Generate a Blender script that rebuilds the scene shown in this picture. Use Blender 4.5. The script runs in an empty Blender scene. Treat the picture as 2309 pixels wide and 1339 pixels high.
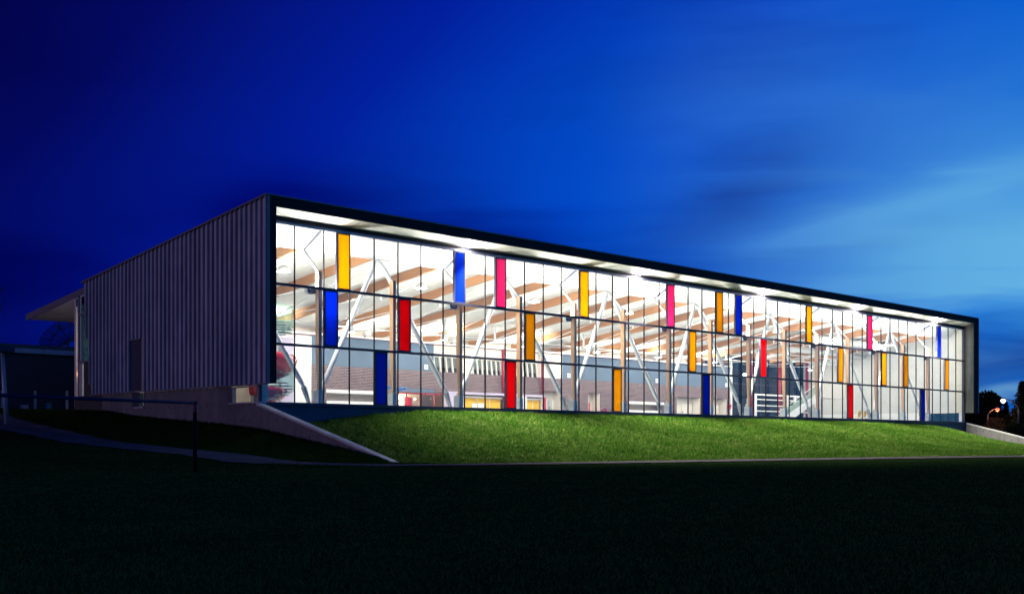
import bpy, math, random
import numpy as np
from mathutils import Vector, Matrix

R = math.radians
random.seed(7)
rng = np.random.default_rng(11)
scene = bpy.context.scene
COL = scene.collection

# ------------------------------------------------------------------ camera
cam_d = bpy.data.cameras.new('camera')
cam = bpy.data.objects.new('camera', cam_d)
COL.objects.link(cam)
cam.location = (-29.88, -45.40, 0.82)
cam.rotation_euler = (R(90), 0, R(-45))
cam_d.sensor_width = 36.0
cam_d.lens = 36.0 * 2653.5 / 2309.0
cam_d.shift_y = (998 - 669.5) / 2309.0
cam_d.clip_end = 6000
scene.camera = cam

# ------------------------------------------------------------------ world: dusk sky
world = bpy.data.worlds.new('World')
scene.world = world
world.use_nodes = True


class NT:
    """small node-tree helper"""
    def __init__(s, tree):
        s.t = tree
        s.n = tree.nodes
        s.l = tree.links

    def new(s, typ, **kw):
        nd = s.n.new(typ)
        for k, v in kw.items():
            setattr(nd, k, v)
        return nd

    def set(s, sock, v):
        if hasattr(v, 'is_output'):
            s.l.new(v, sock)
        else:
            sock.default_value = v

    def math(s, op, a, b=0.0, c=0.0, clamp=False):
        nd = s.new('ShaderNodeMath', operation=op, use_clamp=clamp)
        for i, v in enumerate((a, b, c)):
            s.set(nd.inputs[i], v)
        return nd.outputs[0]

    def vmath(s, op, a, b=None):
        nd = s.new('ShaderNodeVectorMath', operation=op)
        s.set(nd.inputs[0], a)
        if b is not None:
            s.set(nd.inputs[1], b)
        return nd.outputs['Value'] if op in ('DOT_PRODUCT', 'LENGTH') else nd.outputs[0]

    def rng(s, v, a, b, c=0.0, d=1.0, smooth=True):
        nd = s.new('ShaderNodeMapRange', interpolation_type='SMOOTHSTEP' if smooth else 'LINEAR')
        for i, x in enumerate((v, a, b, c, d)):
            s.set(nd.inputs[i], x)
        return nd.outputs[0]

    def mix(s, f, a, b, blend='MIX'):
        nd = s.new('ShaderNodeMix', data_type='RGBA', blend_type=blend)
        s.set(nd.inputs[0], f)
        s.set(nd.inputs[6], a)
        s.set(nd.inputs[7], b)
        return nd.outputs[2]

    def ramp(s, f, stops):
        nd = s.new('ShaderNodeValToRGB')
        e = nd.color_ramp.elements
        while len(e) < len(stops):
            e.new(0.5)
        for el, (p, c) in zip(e, stops):
            el.position = p
            el.color = (*c, 1)
        s.set(nd.inputs[0], f)
        return nd.outputs[0]

    def noise(s, vec, scale, detail=3.0, rough=0.5, dist=0.0):
        nd = s.new('ShaderNodeTexNoise')
        if vec is not None:
            s.l.new(vec, nd.inputs['Vector'])
        nd.inputs['Scale'].default_value = scale
        nd.inputs['Detail'].default_value = detail
        nd.inputs['Roughness'].default_value = rough
        nd.inputs['Distortion'].default_value = dist
        return nd.outputs[0]


w = NT(world.node_tree)
w.n.clear()
out = w.new('ShaderNodeOutputWorld')
bg = w.new('ShaderNodeBackground')
w.l.new(bg.outputs[0], out.inputs[0])
tc = w.new('ShaderNodeTexCoord')
D = tc.outputs['Generated']
sep = w.new('ShaderNodeSeparateXYZ')
w.l.new(D, sep.inputs[0])
EL = w.math('MAXIMUM', sep.outputs[2], 0.0)
# the sun has set towards +X -Y (right of the picture): 'a' is the cosine to that side
A = w.vmath('DOT_PRODUCT', D, (0.7071, -0.7071, 0.0))
# a slow tilt: the glow leans along the cloud streets
At = w.math('SUBTRACT', A, w.math('MULTIPLY', w.math('ABSOLUTE', w.math('SUBTRACT', EL, 0.13)), 0.95))
base = w.ramp(w.rng(At, -0.70, 0.46, smooth=False), [
    (0.0, (0.001, 0.0012, 0.04)), (0.20, (0.001, 0.003, 0.125)), (0.38, (0.0005, 0.013, 0.34)),
    (0.60, (0.0005, 0.06, 0.56)), (0.78, (0.001, 0.11, 0.62)), (0.90, (0.004, 0.17, 0.68)), (1.0, (0.02, 0.25, 0.73))])
# long-exposure clouds: flattened noise, warped
mp = w.new('ShaderNodeMapping')
mp.inputs['Rotation'].default_value = (0, R(9), R(20))
mp.inputs['Scale'].default_value = (1.0, 1.0, 4.2)
w.l.new(D, mp.inputs['Vector'])
n1 = w.noise(mp.outputs[0], 3.1, 3.0, 0.45, 0.6)
mp2 = w.new('ShaderNodeMapping')
mp2.inputs['Location'].default_value = (3.1, 1.7, 0.4)
mp2.inputs['Rotation'].default_value = (0, R(4), R(20))
mp2.inputs['Scale'].default_value = (1.0, 1.0, 8.0)
w.l.new(D, mp2.inputs['Vector'])
n2 = w.noise(mp2.outputs[0], 3.4, 4.0, 0.5, 0.7)
side = w.rng(A, -0.25, 0.36)
Aw = w.math('ADD', A, w.math('MULTIPLY', w.math('SUBTRACT', n1, 0.5), 0.20))
Ew = w.math('ADD', EL, w.math('MULTIPLY', w.math('SUBTRACT', n2, 0.5), 0.07))


def blob(a, e, sa, se, tilt=0.0):
    """soft elliptical cloud patch at side-cosine a, elevation e"""
    da = w.math('SUBTRACT', Aw, a)
    de = w.math('SUBTRACT', w.math('SUBTRACT', Ew, e), w.math('MULTIPLY', da, tilt))
    q = w.math('ADD', w.math('POWER', w.math('DIVIDE', da, sa), 2.0), w.math('POWER', w.math('DIVIDE', de, se), 2.0))
    return w.math('POWER', 2.718, w.math('MULTIPLY', q, -1.0))


def total(bl):
    v = 0.0
    for k, b_ in bl:
        v = w.math('MULTIPLY_ADD', blob(*b_), k, v)
    return v


lights = total([(1.0, (0.41, 0.135, 0.16, 0.034, -0.05)), (0.38, (0.41, 0.19, 0.12, 0.045, 0.1)), (0.35, (0.30, 0.185, 0.14, 0.018, 0.35)), (0.22, (0.28, 0.225, 0.12, 0.05, 0.25)), (0.30, (0.10, 0.195, 0.10, 0.025, -0.1)), (0.40, (0.24, 0.165, 0.12, 0.02, 0.1)),
                (0.30, (0.22, 0.132, 0.10, 0.014, 0.0)), (0.45, (0.0, 0.25, 0.2, 0.06, 0.1)), (0.5, (0.12, 0.27, 0.12, 0.05, 0.2)), (0.9, (0.40, 0.040, 0.05, 0.006, 0.0))])
darks = total([(0.85, (0.19, 0.203, 0.06, 0.030, 0.25)), (0.75, (0.325, 0.160, 0.05, 0.009, 0.0)), (0.85, (-0.02, 0.160, 0.17, 0.034, -0.12)), (0.35, (0.22, 0.150, 0.06, 0.010, 0.0)),
               (0.85, (0.42, 0.072, 0.16, 0.018, 0.0)), (0.6, (-0.38, 0.13, 0.16, 0.06, 0.1)), (0.45, (-0.16, 0.20, 0.12, 0.035, 0.1)), (0.5, (-0.42, 0.30, 0.12, 0.08, 0.0))])
darks = w.math('ADD', darks, w.math('MULTIPLY', w.rng(n1, 0.52, 0.74), 0.35))
lights = w.math('MULTIPLY', w.math('ADD', lights, w.math('MULTIPLY', w.rng(n2, 0.45, 0.70), w.math('MULTIPLY', w.rng(EL, 0.27, 0.15), 0.26))), side)
c1 = w.mix(w.math('MINIMUM', darks, 0.9), base, w.mix(1.0, base, (0.20, 0.15, 0.42, 1), 'MULTIPLY'))
pale = w.mix(w.rng(A, 0.04, 0.42), (0.0008, 0.085, 0.60, 1), (0.13, 0.45, 0.77, 1))
c2 = w.mix(w.math('MINIMUM', lights, 0.95), c1, pale)
# dark bank of cloud low over the horizon
bank = w.math('MULTIPLY', w.rng(Ew, 0.088, 0.045), 0.6)
c4 = w.mix(bank, c2, w.mix(1.0, c2, (0.8, 0.5, 0.6, 1), 'MULTIPLY'))
# a thin share of physical twilight on top
sky = w.new('ShaderNodeTexSky', sky_type='NISHITA')
sky.sun_disc = False
sky.sun_elevation = R(1.0)
sky.sun_rotation = R(135)
sky.ozone_density = 8.0
sky.dust_density = 0.3
c5 = w.mix(1.0, c4, w.mix(1.0, sky.outputs[0], (0.0006, 0.001, 0.003, 1), 'MULTIPLY'), 'ADD')
w.l.new(c5, bg.inputs['Color'])
bg.inputs['Strength'].default_value = 1.0

# ------------------------------------------------------------------ last low light of dusk
sun_d = bpy.data.lights.new('sun', 'SUN')
sun_d.energy = 0.42
sun_d.angle = R(12)
sun_d.color = (0.85, 0.62, 1.0)
sun = bpy.data.objects.new('sun', sun_d)
COL.objects.link(sun)
SUNV = Vector((1.0, -0.33, -0.09)).normalized()
sun.rotation_euler = SUNV.to_track_quat('-Z', 'Y').to_euler()

vs = scene.view_settings
vs.view_transform = 'Standard'
vs.look = 'None'
vs.exposure = 0.0
vs.gamma = 1.0
vs.use_curve_mapping = False
cy = scene.cycles
cy.use_denoising = True
cy.max_bounces = 9
cy.diffuse_bounces = 5
cy.glossy_bounces = 4
cy.transmission_bounces = 6
cy.transparent_max_bounces = 32
cy.sample_clamp_indirect = 6.0
cy.caustics_reflective = False
cy.caustics_refractive = False

# ------------------------------------------------------------------ materials
MATS = {}


def nodes_of(name):
    m = bpy.data.materials.new(name)
    m.use_nodes = True
    t = NT(m.node_tree)
    b = t.n['Principled BSDF']
    return m, t, b


def mat(name, col, rough=0.6, metal=0.0, var=0.12, scale=3.0, bump=0.0, bscale=40.0, spec=0.4, stretch=None):
    """painted or plain surface with a little procedural wear"""
    m, t, b = nodes_of(name)
    tcx = t.new('ShaderNodeTexCoord')
    v = tcx.outputs['Object']
    if stretch:
        mm = t.new('ShaderNodeMapping')
        mm.inputs['Scale'].default_value = stretch
        t.l.new(v, mm.inputs['Vector'])
        v = mm.outputs[0]
    n = t.noise(v, scale, 4.0, 0.55)
    lo = tuple(c * (1 - var) for c in col)
    hi = tuple(min(1, c * (1 + var)) for c in col)
    t.l.new(t.ramp(n, [(0.3, lo), (0.7, hi)]), b.inputs['Base Color'])
    b.inputs['Roughness'].default_value = rough
    b.inputs['Metallic'].default_value = metal
    b.inputs['Specular IOR Level'].default_value = spec
    if bump:
        bp = t.new('ShaderNodeBump')
        bp.inputs['Strength'].default_value = bump
        bp.inputs['Distance'].default_value = 0.02
        t.l.new(t.noise(v, bscale, 3.0), bp.inputs['Height'])
        t.l.new(bp.outputs[0], b.inputs['Normal'])
    MATS[name] = m
    return m


def pan_variation(m):
    t = NT(m.node_tree)
    b = t.n['Principled BSDF']
    src = b.inputs['Base Color'].links[0].from_socket
    oi = t.new('ShaderNodeObjectInfo')
    g = t.new('ShaderNodeTexCoord')
    mm = t.new('ShaderNodeMapping')
    mm.inputs['Scale'].default_value = (1, 2.2, 0.5)
    t.l.new(g.outputs['Object'], mm.inputs['Vector'])
    st = t.rng(t.noise(mm.outputs[0], 1.4, 5.0, 0.65), 0.35, 0.75, 0.80, 1.08)
    v = t.math('MULTIPLY', t.math('MULTIPLY_ADD', oi.outputs['Random'], 0.22, 0.88), st)
    cb = t.new('ShaderNodeCombineXYZ')
    for i in range(3):
        t.l.new(v, cb.inputs[i])
    t.l.new(t.mix(1.0, src, cb.outputs[0], 'MULTIPLY'), b.inputs['Base Color'])


def emit(name, col, strength):
    m, t, b = nodes_of(name)
    b.inputs['Base Color'].default_value = (*[min(1, c) for c in col], 1)
    b.inputs['Emission Color'].default_value = (*col, 1)
    b.inputs['Emission Strength'].default_value = strength
    MATS[name] = m
    return m


mat('zinc', (0.42, 0.41, 0.45), 0.42, 0.35, 0.10, 1.3, 0.08, 9, stretch=(1, 1, 0.25))
mat('zinc_trim', (0.13, 0.13, 0.17), 0.55, 0.2, 0.08)
mat('sill_metal', (0.38, 0.36, 0.42), 0.5, 0.2, 0.08)
mat('black_metal', (0.010, 0.010, 0.014), 0.7, 0.0, 0.15, spec=0.15)
mat('navy_metal', (0.04, 0.042, 0.075), 0.5, 0.1, 0.1, spec=0.25)
mat('frame_grey', (0.20, 0.21, 0.27), 0.4, 0.3, 0.1)
mat('plinth', (0.05, 0.055, 0.09), 0.7, 0.0, 0.15, 2.0, 0.1)
mat('white_paint', (0.80, 0.80, 0.79), 0.5, 0, 0.03)
mat('soffit_white', (0.82, 0.82, 0.80), 0.42, 0, 0.02)
mat('steel_white', (0.78, 0.80, 0.80), 0.35, 0, 0.03)
mat('deck_white', (0.74, 0.74, 0.71), 0.5, 0, 0.04)
mat('base_grey', (0.46, 0.50, 0.51), 0.6, 0, 0.10, 4)
mat('blue_wall', (0.115, 0.165, 0.235), 0.7, 0, 0.05, 1.0)
mat('lilac', (0.52, 0.46, 0.60), 0.7, 0, 0.04)
mat('warm_white', (0.76, 0.71, 0.64), 0.7, 0, 0.05)
mat('beige', (0.58, 0.50, 0.44), 0.7, 0, 0.06)
mat('red_paint', (0.36, 0.022, 0.05), 0.45, 0, 0.08)
mat('maroon', (0.13, 0.01, 0.03), 0.6, 0, 0.15)
mat('bright_red', (0.66, 0.035, 0.07), 0.4, 0, 0.05)
mat('yellow_paint', (0.85, 0.50, 0.03), 0.5, 0, 0.06, 2)
mat('sky_blue', (0.12, 0.42, 0.72), 0.35, 0, 0.1)
mat('deep_blue', (0.03, 0.10, 0.55), 0.35, 0, 0.1)
mat('floor_tile', (0.50, 0.52, 0.52), 0.35, 0, 0.05)
mat('end_concrete', (0.62, 0.62, 0.59), 0.8, 0, 0.06, 0.8, 0.1, 20)
mat('black_plastic', (0.02, 0.02, 0.022), 0.5, 0, 0.1)
mat('red_flume', (0.42, 0.015, 0.025), 0.2, 0, 0.06)
mat('tread', (0.26, 0.28, 0.28), 0.6, 0, 0.15)
mat('goal_blue', (0.012, 0.014, 0.05), 0.7, 0, 0.15, spec=0.1)
mat('goal_black', (0.006, 0.006, 0.008), 0.8, 0, 0.2, spec=0.05)
mat('galv', (0.30, 0.31, 0.35), 0.5, 0.4, 0.15)
mat('pole_paint', (0.03, 0.035, 0.04), 0.6, 0.0, 0.15)
mat('dish_metal', (0.03, 0.03, 0.045), 0.6, 0.2, 0.2)
mat('bark', (0.05, 0.04, 0.035), 0.9, 0, 0.3, 6, 0.5, 20)
mat('bin_teal', (0.06, 0.28, 0.34), 0.5, 0, 0.1)
mat('window_dark', (0.035, 0.045, 0.055), 0.12, 0, 0.3, 1.2)
mat('blind_grey', (0.17, 0.20, 0.20), 0.6, 0, 0.2, 2)
mat('roof_dark', (0.05, 0.05, 0.06), 0.8, 0, 0.1)
mat('timber', (0.42, 0.21, 0.085), 0.55, 0, 0.10, 1.0)
pan_variation(MATS['zinc'])
emit('lamp_white', (1.0, 0.93, 0.85), 14.0)
emit('lens_white', (1.0, 0.88, 0.92), 60.0)
emit('lamp_street', (1.0, 0.80, 0.82), 6.0)
emit('lamp_sodium', (1.0, 0.11, 0.06), 3.0)
emit('bulb_warm', (1.0, 0.6, 0.35), 10.0)


def wood():
    m, t, b = nodes_of('glulam')
    tcx = t.new('ShaderNodeTexCoord')
    mm = t.new('ShaderNodeMapping')
    mm.inputs['Scale'].default_value = (6, 0.35, 24)
    t.l.new(tcx.outputs['Object'], mm.inputs['Vector'])
    n = t.noise(mm.outputs[0], 1.6, 5.0, 0.6, 0.4)
    n2 = t.noise(tcx.outputs['Object'], 0.6, 2.0)
    col = t.ramp(n, [(0.25, (0.36, 0.165, 0.062)), (0.55, (0.47, 0.235, 0.092)), (0.8, (0.54, 0.29, 0.12))])
    t.l.new(t.mix(t.rng(n2, 0.3, 0.8), col, (0.39, 0.175, 0.064, 1)), b.inputs['Base Color'])
    b.inputs['Roughness'].default_value = 0.5
    MATS['glulam'] = m
    # upright posts: same timber, grain running up
    m, t, b = nodes_of('glulam_post')
    tcx = t.new('ShaderNodeTexCoord')
    mm = t.new('ShaderNodeMapping')
    mm.inputs['Scale'].default_value = (24, 24, 0.35)
    t.l.new(tcx.outputs['Object'], mm.inputs['Vector'])
    n = t.noise(mm.outputs[0], 1.6, 5.0, 0.6, 0.4)
    t.l.new(t.ramp(n, [(0.25, (0.46, 0.25, 0.11)), (0.55, (0.58, 0.33, 0.15)), (0.8, (0.64, 0.39, 0.19))]), b.inputs['Base Color'])
    b.inputs['Roughness'].default_value = 0.5
    MATS['glulam_post'] = m


wood()


def concrete(name, col, holes=True):
    m, t, b = nodes_of(name)
    tcx = t.new('ShaderNodeTexCoord')
    v = tcx.outputs['Object']
    n = t.noise(v, 0.9, 6.0, 0.6)
    mm = t.new('ShaderNodeMapping')
    mm.inputs['Scale'].default_value = (4, 4, 0.3)
    t.l.new(v, mm.inputs['Vector'])
    n2 = t.noise(mm.outputs[0], 1.0, 4.0, 0.6)
    f = t.math('ADD', t.math('MULTIPLY', n, 0.6), t.math('MULTIPLY', n2, 0.4))
    lo = tuple(c * 0.62 for c in col)
    hi = tuple(c * 1.25 for c in col)
    c = t.ramp(f, [(0.3, lo), (0.7, hi)])
    if holes:   # form-tie holes cast into the wall
        sp = t.new('ShaderNodeSeparateXYZ')
        t.l.new(v, sp.inputs[0])
        fy = t.math('SUBTRACT', t.math('FRACT', t.math('DIVIDE', t.math('ADD', sp.outputs[1], 0.2), 0.61)), 0.5)
        fz = t.math('SUBTRACT', t.math('FRACT', t.math('DIVIDE', t.math('ADD', sp.outputs[2], 0.05), 0.75)), 0.5)
        r = t.math('SQRT', t.math('ADD', t.math('POWER', t.math('MULTIPLY', fy, 0.61), 2.0), t.math('POWER', t.math('MULTIPLY', fz, 0.75), 2.0)))
        hole = t.rng(r, 0.055, 0.035)
        c = t.mix(hole, c, (0.02, 0.02, 0.022, 1))
    t.l.new(c, b.inputs['Base Color'])
    b.inputs['Roughness'].default_value = 0.85
    bp = t.new('ShaderNodeBump')
    bp.inputs['Strength'].default_value = 0.25
    bp.inputs['Distance'].default_value = 0.02
    t.l.new(t.noise(v, 14, 5.0), bp.inputs['Height'])
    t.l.new(bp.outputs[0], b.inputs['Normal'])
    MATS[name] = m


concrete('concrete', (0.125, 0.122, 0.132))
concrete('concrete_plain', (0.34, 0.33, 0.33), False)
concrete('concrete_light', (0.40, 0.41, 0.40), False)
concrete('concrete_return', (0.13, 0.135, 0.132), False)


def brick(name, c1, c2, mortar, bw=0.44, bh=0.094):
    m, t, b = nodes_of(name)
    tcx = t.new('ShaderNodeTexCoord')
    sp = t.new('ShaderNodeSeparateXYZ')
    t.l.new(tcx.outputs['Object'], sp.inputs[0])
    cb = t.new('ShaderNodeCombineXYZ')
    t.l.new(t.math('ADD', sp.outputs[0], sp.outputs[1]), cb.inputs[0])
    t.l.new(sp.outputs[2], cb.inputs[1])
    bt = t.new('ShaderNodeTexBrick')
    t.l.new(cb.outputs[0], bt.inputs['Vector'])
    bt.inputs['Scale'].default_value = 1.0
    bt.inputs['Brick Width'].default_value = bw
    bt.inputs['Row Height'].default_value = bh
    bt.inputs['Mortar Size'].default_value = 0.013
    bt.inputs['Color1'].default_value = (*c1, 1)
    bt.inputs['Color2'].default_value = (*c2, 1)
    bt.inputs['Mortar'].default_value = (*mortar, 1)
    t.l.new(bt.outputs[0], b.inputs['Base Color'])
    b.inputs['Roughness'].default_value = 0.8
    bp = t.new('ShaderNodeBump')
    bp.inputs['Strength'].default_value = 0.6
    bp.inputs['Distance'].default_value = 0.01
    bp.invert = True
    t.l.new(bt.outputs[1], bp.inputs['Height'])
    t.l.new(bp.outputs[0], b.inputs['Normal'])
    MATS[name] = m


brick('brick', (0.045, 0.026, 0.030), (0.12, 0.072, 0.080), (0.42, 0.33, 0.33), 0.27, 0.10)
brick('brick_out', (0.018, 0.016, 0.018), (0.03, 0.026, 0.028), (0.06, 0.055, 0.058), 0.30, 0.10)


def glass(name, tint, refl=1.0):
    m, t, b = nodes_of(name)
    t.n.remove(b)
    o = t.n['Material Output']
    tr = t.new('ShaderNodeBsdfTransparent')
    tr.inputs[0].default_value = (*tint, 1)
    gl = t.new('ShaderNodeBsdfGlossy')
    gl.inputs['Roughness'].default_value = 0.02
    gl.inputs['Color'].default_value = (refl, refl, refl, 1)
    fr = t.new('ShaderNodeFresnel')
    ge = t.new('ShaderNodeNewGeometry')      # same reflectance from both sides of the sheet
    t.l.new(t.mix(ge.outputs['Backfacing'], (1.45, 1.45, 1.45, 1), (1 / 1.45, 1 / 1.45, 1 / 1.45, 1)), fr.inputs['IOR'])
    mx = t.new('ShaderNodeMixShader')
    t.l.new(fr.outputs[0], mx.inputs[0])
    t.l.new(tr.outputs[0], mx.inputs[1])
    t.l.new(gl.outputs[0], mx.inputs[2])
    t.l.new(mx.outputs[0], o.inputs[0])
    MATS[name] = m


glass('glass', (0.95, 0.975, 0.965))
glass('glass_green', (0.84, 0.94, 0.90))
glass('glass_dark', (0.24, 0.42, 0.46))
glass('glass_dusk', (0.30, 0.46, 0.18))


def translucent(name, col):
    m, t, b = nodes_of(name)
    t.n.remove(b)
    o = t.n['Material Output']
    tcx = t.new('ShaderNodeTexCoord')
    wv = t.new('ShaderNodeTexWave', wave_type='BANDS', bands_direction='Z')
    wv.inputs['Scale'].default_value = 2.6
    wv.inputs['Distortion'].default_value = 0.3
    t.l.new(tcx.outputs['Object'], wv.inputs['Vector'])
    c = t.mix(t.rng(wv.outputs[1], 0.2, 0.8), (*[x * 0.86 for x in col], 1), (*col, 1))
    tl = t.new('ShaderNodeBsdfTranslucent')
    t.l.new(c, tl.inputs[0])
    df = t.new('ShaderNodeBsdfDiffuse')
    t.l.new(c, df.inputs[0])
    mx = t.new('ShaderNodeMixShader')
    mx.inputs[0].default_value = 0.16
    t.l.new(tl.outputs[0], mx.inputs[1])
    t.l.new(df.outputs[0], mx.inputs[2])
    t.l.new(mx.outputs[0], o.inputs[0])
    MATS[name] = m


translucent('panel_yellow', (0.95, 0.56, 0.035))
translucent('panel_blue', (0.014, 0.075, 0.50))
translucent('panel_red', (0.92, 0.03, 0.055))
translucent('panel_pink', (0.92, 0.13, 0.38))  # top-row red glass: its washed-out brightness put into the colour


def ground_mat():
    m, t, b = nodes_of('turf_soil')
    tcx = t.new('ShaderNodeTexCoord')
    v = tcx.outputs['Object']
    n = t.noise(v, 0.35, 4.0, 0.6)
    n2 = t.noise(v, 7.0, 5.0, 0.7)
    f = t.math('ADD', t.math('MULTIPLY', n, 0.45), t.math('MULTIPLY', n2, 0.55))
    t.l.new(t.ramp(f, [(0.3, (0.008, 0.018, 0.005)), (0.55, (0.016, 0.036, 0.008)), (0.75, (0.03, 0.052, 0.014))]), b.inputs['Base Color'])
    b.inputs['Roughness'].default_value = 0.95
    b.inputs['Specular IOR Level'].default_value = 0.0
    bp = t.new('ShaderNodeBump')
    bp.inputs['Strength'].default_value = 0.8
    bp.inputs['Distance'].default_value = 0.05
    t.l.new(t.noise(v, 16, 4.0, 0.7), bp.inputs['Height'])
    t.l.new(bp.outputs[0], b.inputs['Normal'])
    MATS['turf_soil'] = m


ground_mat()


def leaf_mat(name, lo, mid, hi, sc=0.5, fine=4.5):
    m, t, b = nodes_of(name)
    o = t.n['Material Output']
    g = t.new('ShaderNodeNewGeometry')
    tcx = t.new('ShaderNodeTexCoord')
    n = t.noise(tcx.outputs['Object'], sc, 5.0, 0.65)
    n5 = t.noise(tcx.outputs['Object'], fine, 3.0, 0.6)
    f = t.math('ADD', t.math('ADD', t.math('MULTIPLY', n, 0.35), t.math('MULTIPLY', n5, 0.45)), t.math('MULTIPLY', g.outputs['Random Per Island'], 0.2))
    c = t.ramp(f, [(0.32, lo), (0.5, mid), (0.68, hi)])
    t.l.new(c, b.inputs['Base Color'])
    b.inputs['Roughness'].default_value = 0.75
    b.inputs['Specular IOR Level'].default_value = 0.0
    tl = t.new('ShaderNodeBsdfTranslucent')
    t.l.new(c, tl.inputs[0])
    mx = t.new('ShaderNodeMixShader')
    mx.inputs[0].default_value = 0.25
    t.l.new(b.outputs[0], mx.inputs[1])
    t.l.new(tl.outputs[0], mx.inputs[2])
    t.l.new(mx.outputs[0], o.inputs[0])
    MATS[name] = m


leaf_mat('grass_lit', (0.014, 0.066, 0.004), (0.060, 0.160, 0.016), (0.25, 0.28, 0.085))  # lit copy of the grass: yellowish light patches put into the pale tone
leaf_mat('grass_shaded', (0.006, 0.022, 0.003), (0.016, 0.042, 0.005), (0.03, 0.06, 0.010))  # same grass darkened: shade of the unlit lawn put into the colour
leaf_mat('grass_dim', (0.018, 0.042, 0.013), (0.036, 0.078, 0.024), (0.062, 0.11, 0.04))  # same grass again, the field's dim light put into the colour
leaf_mat('needles', (0.008, 0.014, 0.008), (0.014, 0.026, 0.012), (0.03, 0.045, 0.02), 0.3)
leaf_mat('leaves_dark', (0.010, 0.014, 0.008), (0.02, 0.026, 0.012), (0.035, 0.04, 0.018), 0.3)
leaf_mat('leaves_rust', (0.10, 0.05, 0.02), (0.20, 0.09, 0.03), (0.30, 0.14, 0.05), 0.8)


def path_mat():
    m, t, b = nodes_of('gravel')
    tcx = t.new('ShaderNodeTexCoord')
    v = tcx.outputs['Object']
    n = t.noise(v, 22, 5.0, 0.8)
    n2 = t.noise(v, 0.8, 3.0)
    f = t.math('ADD', t.math('MULTIPLY', n, 0.7), t.math('MULTIPLY', n2, 0.3))
    t.l.new(t.ramp(f, [(0.3, (0.04, 0.037, 0.042)), (0.55, (0.11, 0.10, 0.108)), (0.75, (0.24, 0.225, 0.235))]), b.inputs['Base Color'])
    b.inputs['Roughness'].default_value = 0.95
    bp = t.new('ShaderNodeBump')
    bp.inputs['Strength'].default_value = 0.7
    bp.inputs['Distance'].default_value = 0.03
    t.l.new(n, bp.inputs['Height'])
    b.inputs['Specular IOR Level'].default_value = 0.0
    t.l.new(bp.outputs[0], b.inputs['Normal'])
    MATS['gravel'] = m


path_mat()


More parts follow.
